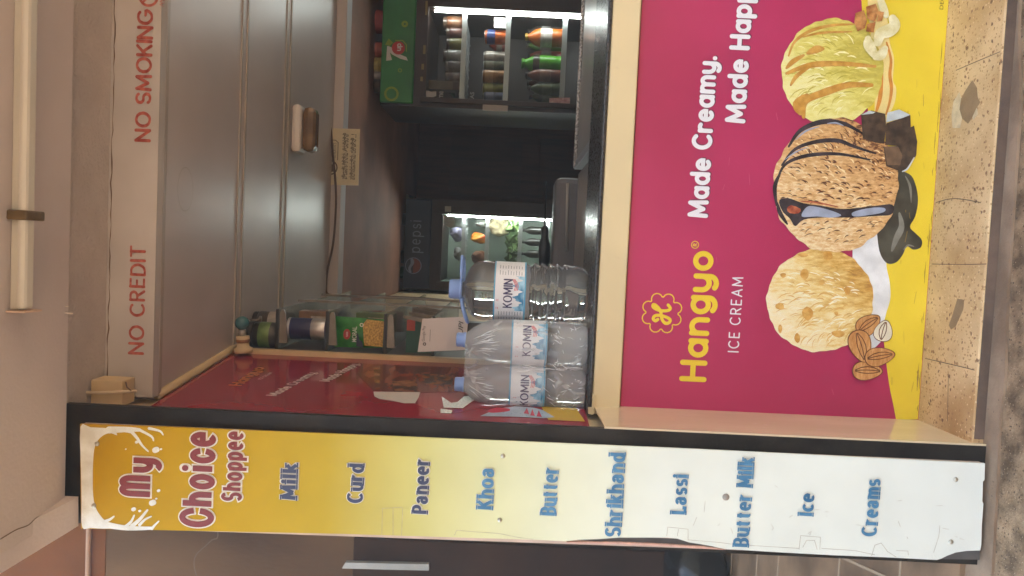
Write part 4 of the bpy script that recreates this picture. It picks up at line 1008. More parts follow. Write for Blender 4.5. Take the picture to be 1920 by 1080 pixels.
# ------------------------------------------------------------------ water bottles
M_water = water("bottled water", (.975, .985, .99), 0.0, 1.33, .10)
M_pet = water("wrapped bottle plastic", (.95, .97, .98), .06, 1.33, .34)
M_cap = mat("light blue cap", lin((140, 172, 232)), .35, .05, 30)
M_label = mat("white label", lin((234, 236, 240)), .4, .03)
M_lblue = mat("label blue", lin((112, 190, 224)), .4, .15, 30, col2=lin((60, 150, 200)))
M_lnavy = mat("label navy", lin((62, 58, 104)), .4, .08)
M_lred = mat("label red", lin((206, 72, 84)), .4, .08)
M_lgrey = mat("label small print", lin((132, 140, 156)), .5, .1)
M_splash = mat("label water print", lin((56, 150, 204)), .4, .3, 24, col2=lin((168, 214, 236)), stretch=(1, 1, 2), lo=.4, hi=.62)
def bottle_label(root, c, r, z0, z1, a_c, word_w, word_z, word_h, wrap=True, lines=True):
    """printed sleeve round a bottle; angles from -Y, to the viewer's right"""
    def cyl(x, z, off=0.0):
        a = a_c + x / r
        return Vector((c.x + (r + off) * math.sin(a), c.y - (r + off) * math.cos(a), z))
    n = 56
    def band(zz0, zz1, off, a0=-math.pi, a1=math.pi):
        mb = MB(); vs = []
        for i in range(n + 1):
            a = a0 + (a1 - a0) * i / n
            vs += [cyl(a * r, zz0, off), cyl(a * r, zz1, off)]
        mb.add(vs, [(2 * i, 2 * i + 2, 2 * i + 3, 2 * i + 1) for i in range(n)], True); return mb
    lab = band(z0, z1, .0008).build("label", M_label, root)
    h = z1 - z0
    mb = band(z1 - h * .045, z1, .0011); q = band(z0, z0 + h * .05, .0011); mb.add(q.v, q.f, True); mb.build("label_stripe", M_lblue, lab)
    # wavy water picture along the lower part
    vs = []; fs = []
    rr = random.Random(int(r * 1e5)); w = word_w * .62
    for i in range(n + 1):
        x = -w + 2 * w * i / n
        top = z0 + h * (.26 + .12 * math.sin(i * .35) + .05 * math.sin(i * 1.1 + 1))
        vs += [cyl(x, z0 + h * .055, .0011), cyl(x, top, .0011)]
    mb = MB(); mb.add(vs, [(2 * i, 2 * i + 2, 2 * i + 3, 2 * i + 1) for i in range(n)], True); mb.build("label_water_print", M_splash, lab)
    mb = MB()
    lettering(mb, "KOMIN", lambda x, y, o=0: cyl(x - word_w / 2, word_z + y, o + .0014), word_w, word_h, .19, .3, .45)
    mb.build("label_lettering", M_lnavy, lab)
    mb = MB(); 
    for k in range(3):
        ribbon(mb, smooth_open([(word_w * .12, -.004 - k * .0035), (word_w * .3, -.006 - k * .0035), (word_w * .5, .002 - k * .003)], 4), .0016, lambda x, y, o: cyl(x, word_z + y, .0014 + k * .0001), 0)
    for k in range(2):
        ribbon(mb, [(-word_w * .55 , h * .0 + word_h * 1.5 + k * .004), (-word_w * .2, word_h * 1.5 + k * .004)], .0012, lambda x, y, o: cyl(x, word_z + y, .0014), 0)
    mb.build("label_red_print", M_lred, lab)
    if lines:
        mb = MB()
        for side in (-1, 1):
            for col in range(2):
                for k in range(9):
                    x0 = side * word_w * (.66 + .28 * col); zz = z0 + h * (.14 + .085 * k)
                    ribbon(mb, [(x0, zz), (x0 + side * word_w * .20 * (.7 + .3 * ((k * 7) % 3) / 2), zz)], .0013, lambda x, y, o: cyl(x, y, .0013), 0, 0, False)
        mb.build("label_small_print", M_lgrey, lab)

def lathe_prof(pts, n=4): return smooth_open(pts, n)
# five litre jar
bz = Z_TOP + .0006
jt = P(843, 540, 2.01)
Hj = jt.z - bz
cj = P(985, 548, 2.01); cj = Vector((cj.x, 2.01, bz))
Rj = abs(P(960, 492, 2.01).x - P(960, 604, 2.01).x) / 2
jar = thing("water_jar", "large clear five litre water jar with a blue carry handle on the counter", "bottle", tuple(cj))
prof = [(.004, .006), (Rj * .55, .005), (Rj * .8, .0), (Rj * .93, .012), (Rj * .97, .03), (Rj * .95, .045)]
zz = .05
while zz < Hj * .40:
    prof += [(Rj * .985, zz + .006), (Rj * .985, zz + .012), (Rj * .90, zz + .014), (Rj * .90, zz + .016)]; zz += .0195
zr = Hj * .43
prof += [(Rj * .93, zr), (Rj * .985, zr + .006), (Rj * .985, Hj * .72), (Rj * 1.0, Hj * .735), (Rj * .985, Hj * .76)]
for i in range(1, 9):
    a = math.radians(90 * i / 9.0); prof.append((Rj * .985 * (.24 + .76 * math.cos(a)), Hj * .76 + (Hj * .885 - Hj * .76) * math.sin(a)))
prof += [(.021, Hj * .895), (.019, Hj * .90), (.019, Hj * .925), (.003, Hj * .926)]
b = MB()
def _jw(a, r, z):
    if z < Hj * .43 and z > .04: return r + .0012 * math.sin(5 * a + z * 160) + .0009 * math.sin(9 * a - z * 90)
    if z < .035: return r * (1 - .03 * (math.cos(5 * a) > .6))
    return r
b.lathe(prof, cj, 72, wob=_jw); b.build("body", M_water, jar)
bottle_label(jar, cj, Rj * .985 + .0003, bz + Hj * .445, bz + Hj * .672, -.02, Rj * .95, bz + Hj * .537, Hj * .068)
b = MB(); zc0 = Hj * .905
b.lathe([(.024, zc0), (.0285, zc0 + .002), (.0285, zc0 + .008), (.026, zc0 + .0085), (.0255, Hj - .004), (.0235, Hj), (.002, Hj)], cj, 40); cap = b.build("cap", M_cap, jar)
b = MB(); zh = bz + zc0 - .0015
for sg in (-1, 1):
    pts = smooth_open([(cj.x + sg * .024, 1.997, zh + .003), (cj.x + sg * .05, 1.987, zh + .001 + (.004 if sg > 0 else -.004)), (cj.x + sg * .078, 1.997, zh + (.005 if sg > 0 else -.012)), (cj.x + sg * .086, 2.014, zh + (.006 if sg > 0 else -.016)), (cj.x + sg * .074, 2.03, zh + (.002 if sg > 0 else -.010)), (cj.x + sg * .045, 2.037, zh), (cj.x + sg * .02, 2.03, zh + .001)], 4)
    b.tube(pts, .0042, 8)
b.build("carry_handle", M_cap, jar)

# two bottles in shrink wrap
R2 = .0560; S2 = .0560
pk_c = P(980, 684, 1.93); pk = Vector((pk_c.x, 1.93, bz))
H2a = P(856, 640, 1.93).z - bz
def bottle_prof(R, H):
    p = [(.004, .008), (R * .6, .006), (R * .82, .0), (R * .95, .012), (R, .03), (R * .97, .05), (R, .065), (R * .98, .10), (R * .98, H * .30)]
    p += [(R * .985, H * .31), (R * .985, H * .58), (R * 1.0, H * .60), (R * .985, H * .66), (R * .97, H * .70), (R * .90, H * .76), (R * .76, H * .82), (R * .58, H * .87), (R * .40, H * .905), (.0165, H * .93), (.0145, H * .945), (.003, H * .946)]
    return p
def _bw(a, r, z):
    if .03 < z < H2a * .45: return r + .0009 * math.sin(8 * a + z * 90) + .0006 * math.sin(z * 300)
    if z < .028: return r * (1 - .05 * max(0, math.cos(5 * a)))
    if H2a * .66 < z < H2a * .9: return r + .0012 * math.sin(6 * a + z * 110)
    return r
M_body2 = M_pet
bots = []
for i, (sx, dz) in enumerate(((-1, 0), (1, .0))):
    c = Vector((pk.x + sx * (S2 + .0006), pk.y, bz))
    lab = ("clear water bottle with a pale blue cap, in wrap, next to the large jar" if sx > 0 else "clear water bottle with a pale blue cap, in wrap, nearest the maroon wall poster")
    bt = thing("water_bottle", lab, "bottle", tuple(c), "shrink wrapped water bottles")
    m = MB(); m.lathe(bottle_prof(R2, H2a), c, 56, wob=_bw); m.build("body", M_body2, bt)
    bottle_label(bt, c, R2 * .99 + .0004, bz + H2a * .31, bz + H2a * .58, -.0 if sx < 0 else .22, R2 * 1.42, bz + H2a * .43, H2a * .066, lines=False)
    m = MB(); z0 = H2a * .925
    def _cw(a, r, z): return r * (1 + .025 * (math.sin(24 * a) > 0))
    m.lathe([(.0165, z0), (.019, z0 + .001), (.019, z0 + .006), (.0178, z0 + .007), (.0175, H2a - .003), (.0155, H2a), (.002, H2a)], c, 48, wob=_cw); m.build("cap", M_cap, bt)
    bots.append(bt)
# the film: hull of the two bottle outlines at each height
fm = MB(); pf = [(r + .0022, z) for r, z in bottle_prof(R2, H2a) if z >= .0 and r > .0164 and z < H2a * .935][2:]
pf = [(R2 * .98 + .002, .003)] + pf[0:]
nn = 28; vs = []; fs = []
rf = random.Random(21)
for i, (r, z) in enumerate(pf):
    sag = 0 if z < H2a * .68 else (z - H2a * .68) * .42
    for k in range(2 * nn):
        if k < nn: a = -math.pi / 2 + math.pi * k / (nn - 1); cx = S2 + .0006
        else: a = math.pi / 2 + math.pi * (k - nn) / (nn - 1); cx = -S2 - .0006
        wob = 1 + .012 * math.sin(z * 140 + a * 5) + .01 * math.sin(z * 61 - a * 9)
        vs.append(Vector((pk.x + cx + math.cos(a) * r * wob, pk.y + math.sin(a) * r * wob, bz + z)))
M2 = 2 * nn
for i in range(len(pf) - 1):
    for k in range(M2): fs.append((i * M2 + k, i * M2 + (k + 1) % M2, (i + 1) * M2 + (k + 1) % M2, (i + 1) * M2 + k))
fm.add(vs, fs, True)
fo = fm.build("shrink_wrap", clear("shrink film", (.97, .99, 1), .82, .14, (.92, .97, 1.0), 1.0, 26, (1, 1, .55)))
tag(fo, "crinkled clear shrink film wrapped round the two smaller water bottles", "wrap")

rc = random.Random(33)
def film_pt(t, z, o=0.0):                      # t in 0..1 across the front, left to right
    zz = z
    r = pf[-1][0]
    for (ra, za), (rb_, zb3) in zip(pf, pf[1:]):
        if za <= zz <= zb3: r = ra + (rb_ - ra) * (zz - za) / max(1e-6, zb3 - za); break
    r += .0010 + o
    half = S2 + r; x = -half + 2 * half * t
    dx = max(0, abs(x) - S2)
    return Vector((pk.x + x, pk.y - math.sqrt(max(0, r * r - dx * dx)) - .0005, bz + z))
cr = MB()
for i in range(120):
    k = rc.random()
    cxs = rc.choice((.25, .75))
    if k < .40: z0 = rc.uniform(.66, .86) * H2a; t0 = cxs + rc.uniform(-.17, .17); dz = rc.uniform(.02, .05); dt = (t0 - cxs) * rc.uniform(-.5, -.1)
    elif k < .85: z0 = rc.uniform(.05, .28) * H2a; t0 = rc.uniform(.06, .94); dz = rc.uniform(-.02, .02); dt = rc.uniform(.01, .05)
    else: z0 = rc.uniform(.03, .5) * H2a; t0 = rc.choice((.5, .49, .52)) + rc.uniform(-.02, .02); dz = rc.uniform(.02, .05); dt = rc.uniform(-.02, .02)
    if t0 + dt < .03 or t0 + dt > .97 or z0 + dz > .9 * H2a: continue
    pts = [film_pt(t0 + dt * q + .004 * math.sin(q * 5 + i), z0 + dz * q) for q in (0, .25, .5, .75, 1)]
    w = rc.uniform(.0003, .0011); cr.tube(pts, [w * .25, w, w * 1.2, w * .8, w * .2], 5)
cr.build("crease_highlight", mat("film crease", lin((232, 236, 240)), .2, .1, 60), fo)  # white streaks along the folds stand in for the film's wrinkle highlights

# ------------------------------------------------------------------ freezer behind the counter
fz = thing("chest_freezer", "chest freezer with sliding grey glass lids behind the counter", "freezer", (1.0, 2.4, .05))
ZF = Z_TOP - .012
xF = .0
M_alu = mat("aluminium rail", lin((176, 180, 182)), .35, .08, 40, metal=.6)
M_greyg = mat("grey glass lid", lin((170, 166, 158)), .3, .1, 5, coat=.2)
M_fzw = mat("freezer enamel", lin((120, 116, 112)), .4, .08)
b = MB(); b.box((-.02, 2.17, .05), (XR - .1, 2.80, ZF - .05), .01); b.build("body", M_fzw, fz)
xr0 = PZ(1075, 322, ZF).x; 
b = MB(); b.box((xr0 + .03, 2.16, ZF - .03), (XR - .12, 2.72, ZF), .004); b.build("glass_lid", M_greyg, fz)
b = MB(); b.box((xr0 - .005, 2.155, ZF - .028), (xr0 + .012, 2.735, ZF + .006), .002); b.box((xr0 + .0125, 2.155, ZF - .032), (xr0 + .0295, 2.735, ZF + .002), .002); b.build("lid_frame", M_alu, fz)
b = MB(); b.tube([(xr0, 2.738, ZF + .004), (XR - .12, 2.738, ZF + .004)], .006, 8); b.build("bead_trim", mat("bead trim", lin((206, 196, 186)), .4, .4, 120, lo=.47, hi=.53, col2=lin((226, 220, 212))), fz)
b = MB()
for (ya, yb_, z) in ((2.17, 2.20, ZF - .018), (2.23, 2.26, ZF - .016), (2.30, 2.345, ZF - .014)):
    b.box((-.05, ya, ZF - .06), (xr0 - .006, yb_, z), .002)
b.build("rail", M_alu, fz)
b = MB(); b.box((-.05, 2.36, ZF - .05), (xr0 - .012, 2.78, ZF - .012), .006); b.build("glass_lid", M_greyg, fz)
# rounded grey lid box farther back
gx0, gx1 = P(1050, 490, 2.9).x, P(1050, 335, 2.9).x
gb = thing("grey_container", "grey plastic container with a rounded end standing behind the freezer rails", "container", ((gx0 + gx1) / 2, 2.9, ZF - .1))
b = MB(); b.box((gx0 - .15, 2.84, ZF - .09), (gx1, 3.0, P(1037, 400, 2.9).z), .022); b.build("body", mat("grey plastic", lin((104, 100, 100)), .45, .08), gb)
b = MB(); b.tube([P(1062, 470, 2.83), P(1064, 344, 2.83)], .005, 8); b.build("rim_line", mat("pale rim", lin((170, 164, 156)), .4, .1), gb)
bd = thing("dark_scoop", "dark long handled scoop lying on the grey container in front of the lit fridge", "scoop", (P(1026, 455, 2.82).x, 2.78, P(1026, 455, 2.82).z))
m = MB(); zt_c = P(1037, 400, 2.9).z; A0 = Vector((P(1027, 500, 2.92).x, 2.92, zt_c + .0232)); A1 = Vector((P(1025, 372, 2.92).x, 2.92, zt_c + .030)); dv = (A1 - A0)
m.tube([A0, A0 + dv * .2, A0 + dv * .32, A0 + dv * .42, A0 + dv * .56, A0 + dv * .6], [.02, .023, .022, .014, .014, .006], 14); m.build("bowl", M_black, bd)
m = MB(); m.tube([A0 + dv * .6, A0 + dv * 1.05, A0 + dv * 1.25 + Vector((0, .0, .0))], .004, 8); m.build("handle", M_black, bd)

# ------------------------------------------------------------------ shelf on the left wall
YS0, YS1 = YSH, 3.35
sh = thing("wall_shelf", "cream and glass wall shelf beyond the maroon poster", "shelf", (XS, YS0, Z_TOP))
XSH = P(600, 664, YS0).x - .001
b = MB(); b.box((XS - .003, YS0 - .018, .2), (P(600, 659, YS0).x, YS0 + .01, P(465, 650, YS0).z)); b.build("side_post", M_cream2, sh)
b = MB(); b.box((XS + .0002, YS0 + .011, .3), (XS + .012, YS1, P(465, 650, YS0).z)); b.build("back_panel", mat("shelf back", lin((86, 76, 68)), .5, .2, 4), sh)
XB0, XB1 = XS + .0125, P(600, 584, YS0).x
M_shglass = clear("shelf glass", (.85, .92, .9), .55, .08, (.5, .52, .5))
M_shedge = mat("shelf edge metal", lin((134, 126, 116)), .35, .1, 40, metal=.3)
M_shdark = mat("shelf dark edge", lin((40, 36, 34)), .4, .1)
levels = []
for xz in (517, 611, 721, 812):
    z = P(xz, 620, YS0).z; levels.append(z)
    b = MB(); b.box((XB0, YS0 + .0125, z - .004), (XB1, YS1, z + .004)); sb = b.build("shelf_board", M_shglass, sh)
    b = MB(); b.box((P(600, 659, YS0).x - .02, YS0 + .0112, z - .0045), (XB1, YS0 + .0122, z + .0045)); b.build("dark_edge", M_shdark, sb)
    b = MB()
    b.prism([(P(600, 648, YS0).x, YS0 + .02, z - .005), (XB1 - .012, YS0 + .02, z - .005), (XB1 - .002, YS0 + .02, z - .010), (XB1 - .002, YS0 + .02, z - .017), (XB1 - .012, YS0 + .02, z - .021), (P(600, 648, YS0).x, YS0 + .02, z - .030)], (0, .008, 0))
    b.build("bracket", M_shedge, sb)
b = MB()
for y in (YS0 + .3, YS0 + .62):
    b.box((XB1 + .003, y, .5), (XB1 + .011, y + .016, levels[0] + .02))
b.build("upright", M_shedge, sh)
Z1, Z2, Z3, Z4 = levels
def on_shelf(px): return px
# pouch (green with gold window)
ph = thing("dairy_pouch", "green foil pouch with a gold lower half and red oval on the glass shelf", "pouch", (P(680, 630, YS0 + .05).x, YS0 + .07, Z3 + .005))
yq = YS0 + .055
q = [P(628, 600, yq), P(640, 594, yq), P(722, 600, yq), P(719, 654, yq), P(640, 652, yq), P(629, 644, yq)]
x0, x1 = min(p.x for p in q), max(p.x for p in q); z0, z1 = Z3 + .005, P(627, 620, yq).z
def pouch(mb, x0, x1, z0, z1, yc, d, n=10):
    vs = []; fs = []
    for side in (-1, 1):
        for i in range(n + 1):
            for j in range(n + 1):
                u, v = i / n, j / n
                bul = (math.sin(math.pi * u) ** .5) * (1 - v ** 2.2) * d + .001
                taper = 1 - .06 * (1 - v)
                vs.append(((x0 + x1) / 2 + (u - .5) * (x1 - x0) * taper, yc + side * bul + .0015 * math.sin(u * 17 + v * 9), z0 + v * (z1 - z0)))
    m = (n + 1) ** 2
    for i in range(n):
        for j in range(n):
            a = i * (n + 1) + j
            fs.append((a, a + n + 1, a + n + 2, a + 1)); fs.append((m + a, m + a + 1, m + a + n + 2, m + a + n + 1))
    mb.add(vs, fs, True)
m = MB(); pouch(m, x0, x1, z0, z1, yq + .012, .02); m.build("bag", mat("green foil", lin((40, 120, 52)), .35, .25, 30, .3, 50, col2=lin((64, 150, 64))), ph)
fput = lambda yo: plane_put((x0, yq - .0105 - yo, z0), EX, EZ)
wq, hq = x1 - x0, z1 - z0
m = MB(); pts = [(.10 * wq, .04 * hq), (.93 * wq, .03 * hq), (.97 * wq, .36 * hq), (.80 * wq, .44 * hq), (.12 * wq, .40 * hq)]
m.poly([fput(0)(x, z) for x, z in pts]); m.build("gold_window", mat("gold grain", lin((178, 136, 48)), .4, .35, 160, col2=lin((214, 176, 84))), ph)
m = MB(); m.poly([fput(.0005)(.46 * wq + .17 * wq * math.cos(t), .74 * hq + .07 * hq * math.sin(t)) for t in [j * 2 * math.pi / 24 for j in range(24)]]); m.build("red_oval", mat("pouch red", lin((178, 56, 52)), .4, .1), ph)
m = MB(); font_text(m, "MORAL", lambda x, y, o=0: fput(.0006)(.22 * wq + x, .55 * hq + y), .5 * wq, .09 * hq, 0, .01); font_text(m, "tata", lambda x, y, o=0: fput(.0009)(.38 * wq + x, .72 * hq + y), .16 * wq, .04 * hq)
ribbon(m, arc(.78 * wq, .46 * hq, .05 * wq, .03 * hq, 0, 360, 14), .003, fput(.0006), 0)
m.build("white_lettering", mat("pouch white", lin((220, 222, 210)), .4, .05), ph)
m = MB(); m.poly([fput(.0004)(x * wq, z * hq) for x, z in [(.06, .42), (.26, .44), (.28, .5), (.5, .52), (.5, .55), (.08, .55)]]); m.build("navy_corner", mat("pouch navy", lin((46, 46, 66)), .4, .1), ph)
# tins and jars
def cyl_item(name, label, cat, c, r, h, body, parts, group=None, n=28):
    t = thing(name, label, cat, tuple(c), group)
    m = MB(); m.lathe([(r * .9, 0), (r, .004), (r, h - .006), (r * .93, h)], c, n); m.build("body", body, t)
    for (nm, r2, za, zb2_, mt) in parts:
        m = MB(); m.lathe([(r2 * .985, za), (r2, za + .001), (r2, zb2_ - .001), (r2 * .985, zb2_)], c, n); m.build(nm, mt, t)
    return t
M_tin = mat("tin", lin((188, 186, 184)), .3, .1, 50, metal=.7)
M_navy = mat("navy carton", lin((44, 44, 84)), .4, .2, 20)
c = P(606, 618, YS0 + .06); zz2 = Z2 + .005
hN = P(543, 620, YS0 + .06).z - zz2
cyl_item("blue_tin", "dark blue and silver tin on the second glass shelf from the top", "tin", Vector((c.x, YS0 + .062, zz2)), .033, hN, M_navy, [("silver_band", .0334, hN * .06, hN * .42, M_tin), ("rim", .0335, hN - .006, hN + .002, M_tin)])
c = P(500, 628, YS0 + .06); hG = P(478, 620, YS0 + .06).z - Z1 - .005
cyl_item("green_jar", "squat dark jar with a green label on the top glass shelf", "jar", Vector((c.x, YS0 + .06, Z1 + .005)), .04, hG, mat("dark jar", lin((40, 36, 30)), .3, .2), [("label", .0404, hG * .3, hG * .75, mat("olive label", lin((96, 120, 54)), .4, .3, 30)), ("lid", .041, hG - .002, hG + .016, M_shdark)])
for (yy, lv, kind, colr, lab) in ((.20, Z1, 'j', (70, 62, 54), "small brown jar behind the green labelled jar on the top glass shelf"), (.20, Z2, 'c', (126, 96, 70), "tan carton behind the dark blue tin"),
                                  (.36, Z2, 'j', (110, 104, 96), "grey jar deep on the second glass shelf"), (.24, Z3, 'c', (96, 110, 70), "olive carton behind the green pouch"), (.42, Z3, 'j', (130, 70, 56), "rust jar deep on the pouch shelf"), (.52, Z4, 'c', (120, 112, 104), "grey carton deep on the lowest glass shelf")):
    xc = (XB0 + XB1) / 2; mm = mat("goods " + lab[:12], lin(colr), .4, .25, 20)
    if kind == 'j':
        cyl_item("storage_jar", lab, "jar", Vector((xc, YS0 + yy, lv + .005)), .036, .11, mm, [("lid", .034, .11, .125, M_shdark), ("label", .0364, .03, .075, mat("goods label", lin((170, 160, 146)), .5, .2, 40))])
    else:
        t_ = thing("carton", lab, "carton", (xc, YS0 + yy, lv + .005)); m = MB(); m.box((xc - .045, YS0 + yy - .03, lv + .0047), (xc + .045, YS0 + yy + .03, lv + .13), .002); m.build("box", mm, t_)
        m = MB(); m.box((xc - .03, YS0 + yy - .0312, lv + .04), (xc + .03, YS0 + yy - .0302, lv + .09)); m.build("printed_panel", mat("goods label", lin((170, 160, 146)), .5, .2, 40), t_)
m = MB()
tr = thing("wire_tray", "stack of dull metal trays on the lowest glass shelf", "tray", (XB0 + .05, YS0 + .2, Z4))
for k in range(4):
    m = MB(); y = YS0 + .06 + k * .13
    m.box((XB0 + .02, y, Z4 + .0045), (XB1 - .01 - .004 * k, y + .09, Z4 + .016 + .0), .003)
    m.prism([(XB1 - .03, y, Z4 + .0165), (XB1 - .015, y, Z4 + .0165), (XB1 - .006, y, Z4 + .10), (XB1 - .014, y, Z4 + .10)], (0, .006, 0))
    m.build("tray", mat("dull metal", lin((120, 110, 98)), .4, .2, 20, metal=.4), tr)
b = thing("green_carton", "dark green carton half hidden behind the white payment card", "carton", (P(780, 655, YS0 + .1).x, YS0 + .1, Z4 + .005))
m = MB(); m.box((P(790, 662, YS0 + .1).x, YS0 + .09, Z4 + .0047), (P(790, 600, YS0 + .1).x, YS0 + .13, P(762, 640, YS0 + .1).z)); m.build("box", mat("green card", lin((40, 84, 66)), .5, .15), b)
m = MB(); m.box((P(790, 620, YS0 + .1).x, YS0 + .088, P(778, 640, YS0 + .1).z), (P(790, 600, YS0 + .1).x, YS0 + .0895, P(762, 640, YS0 + .1).z - .001)); m.build("red_flap", mat("red card", lin((176, 72, 54)), .5, .1), b)
# payment card (its square code is left out)
Yq = 2.20
pc = thing("payment_card", "white payment card leaning behind the wrapped bottles", "card", (P(840, 625, Yq).x, Yq, P(870, 625, Yq).z))
m = MB(); m.prism([P(783, 660, Yq), P(872, 656, Yq + .0), P(878, 600, Yq), P(873, 594, Yq), P(792, 598, Yq)], (0, .003, 0)); m.build("sheet", mat("white card", lin((214, 206, 204)), .5, .04), pc)
m = MB(); pt, w_, h_ = line_at(798, 640, 611, 7, Yq); font_text(m, "Google Pay", pt, w_, h_, .0008); pt, w_, h_ = line_at(868, 627, 602, 9, Yq); font_text(m, "UPI", pt, w_, h_, .0008, .01, .25)
pt, w_, h_ = line_at(806, 640, 618, 1.3, Yq); q_ = [(0, 0), (w_, 0)]; ribbon(m, q_, .0012, pt, .0008)
ribbon(m, arc(-.0, 0, .0035, .0035, 0, 360, 12), .003, plane_put(P(796, 645, Yq), EX, EZ), .0008)
m.build("lettering", mat("card ink", lin((92, 88, 90)), .5, .1), pc)
# the stand the card leans on
m = MB(); m.box((P(870, 650, Yq + .01).x, Yq + .004, .05), (P(870, 604, Yq + .01).x, Yq + .05, P(868, 625, Yq).z)); 
tag(m.build("card_stand", M_shdark), "small dark stand under the white payment card", "stand")

# blue bulb in its holder
yb_ = 2.26
c0, c1 = P(456, 650, yb_), P(454, 607, yb_)
bl_ = thing("blue_bulb", "small blue bulb in a cream wall holder below the ceiling", "bulb", tuple(c0))
ax = (c1 - c0).normalized()
def along(mb, prof, n=20):
    vs = []; fs = []; u = ax.orthogonal().normalized(); v = ax.cross(u)
    for (r, d) in prof:
        for k in range(n):
            a = 2 * math.pi * k / n; vs.append(c0 + ax * d + (u * math.cos(a) + v * math.sin(a)) * r)
    for i in range(len(prof) - 1):
        for k in range(n): fs.append((i * n + k, i * n + (k + 1) % n, (i + 1) * n + (k + 1) % n, (i + 1) * n + k))
    fs.append(tuple(range(n - 1, -1, -1))); fs.append(tuple((len(prof) - 1) * n + k for k in range(n)))
    mb.add(vs, fs, True)
L0 = (c1 - c0).length
m = MB(); along(m, [(.025, -.018), (.027, -.012), (.027, -.004), (.018, .0), (.0175, .015), (.02, .022), (.019, .032)]); m.build("holder", M_cream2, bl_)
m = MB(); along(m, [(.0185, .012), (.0205, .016), (.0205, .021), (.0185, .024)]); m.build("brass_ring", mat("brass", lin((150, 110, 80)), .35, .1, metal=.6), bl_)
m = MB(); along(m, [(.010, .033), (.011, .045), (.010, .050)]); m.build("screw_base", M_tin, bl_)
m = MB(); R_ = .021; along(m, [(.009, .051)] + [(R_ * math.sin(math.radians(t)), .051 + R_ * .9 - R_ * math.cos(math.radians(t))) for t in range(30, 180, 15)] + [(.001, .051 + R_ * 1.9)]); m.build("glass", mat("blue bulb glass", lin((58, 108, 116)), .12, .1, coat=.6), bl_)
hk = MB(); hk.tube([P(468, 600, 2.40), P(486, 600, 2.40)], .003, 8); hk.lathe([(.003, 0), (.011, .001), (.011, .006), (.003, .008)], P(490, 599, 2.40), 14)
tag(hk.build("wall_hook", M_shedge), "small white hook on the shelf wall beside the blue bulb", "hook")
# ------------------------------------------------------------------ upright fridges at the back
M_fr = mat("black fridge", lin((52, 36, 30)), .45, .25, 6)
M_frin = mat("fridge inside", lin((120, 124, 122)), .5, .1)
M_glass = clear("fridge glass", (.96, .98, .97), .94, .04, (.12, .12, .12))
M_wire = mat("shelf wire", lin((170, 176, 178)), .35, .1, metal=.4)
def fridge(name, label, x0, x1, yf, z1, zh0, gx0, gx1, gz0, gz1, shelves, header_mat, led_x, led_s, inside):
    t = thing(name, label, "fridge", ((x0 + x1) / 2, yf + .3, .05))
    D_ = .62
    b = MB()                                   # carcass with an open front
    b.box((x0, yf + .03, .05), (gx0, yf + D_, z1)); b.box((gx1, yf + .03, .05), (x1, yf + D_, z1))
    b.box((gx0 + .0002, yf + .03, gz1), (gx1 - .0002, yf + D_, z1)); b.box((gx0 + .0002, yf + .03, .05), (gx1 - .0002, yf + D_, gz0)); b.box((gx0 + .0002, yf + D_ - .05, gz0 + .0002), (gx1 - .0002, yf + D_, gz1 - .0002))
    b.build("carcass", M_fr, t)
    b = MB()
    b.box((gx0 + .0005, yf + D_ - .056, gz0), (gx1 - .0005, yf + D_ - .051, gz1)); b.box((gx0 + .0005, yf + .04, gz0), (gx0 + .004, yf + D_ - .058, gz1)); b.box((gx1 - .004, yf + .04, gz0), (gx1 - .0005, yf + D_ - .058, gz1))
    b.build("liner", inside, t)
    b = MB(); fw = .028
    b.box((gx0 - fw, yf, gz0 - fw), (gx0, yf + .028, gz1 + fw), .003); b.box((gx1, yf, gz0 - fw), (gx1 + fw, yf + .028, gz1 + fw), .003)
    b.box((gx0 + .0004, yf + .001, gz1), (gx1 - .0004, yf + .027, gz1 + fw)); b.box((gx0 + .0004, yf + .001, gz0 - fw), (gx1 - .0004, yf + .027, gz0))
    door = b.build("door", M_fr, t)
    b = MB(); b.box((gx0 + .0006, yf + .010, gz0 + .0006), (gx1 - .0006, yf + .015, gz1 - .0006)); b.build("glass", M_glass, door)
    b = MB(); b.box((x0 + .01, yf - .004, zh0), (x1 - .01, yf + .029, z1 - .004), .006); hd = b.build("header_panel", header_mat, t)
    for z in shelves:
        b = MB()
        for k in range(9):
            y = yf + .07 + k * .055; b.box((gx0 + .0045, y, z - .004), (gx1 - .0045, y + .006, z))
        for k in range(int((gx1 - gx0) / .05)):
            b.box((gx0 + .02 + k * .05, yf + .06, z - .0075), (gx0 + .024 + k * .05, yf + .53, z - .0045))
        b.box((gx0 + .0045, yf + .052, z - .016), (gx1 - .0045, yf + .058, z + .012)); b.build("shelf", M_wire, t)
    b = MB(); b.box((led_x - .0045, yf + .033, gz0 + .02), (led_x + .0045, yf + .045, gz1 - .03)); b.build("lamp_strip", emit("led " + name, (.95, 1.0, .96), led_s), t)
    return t, hd
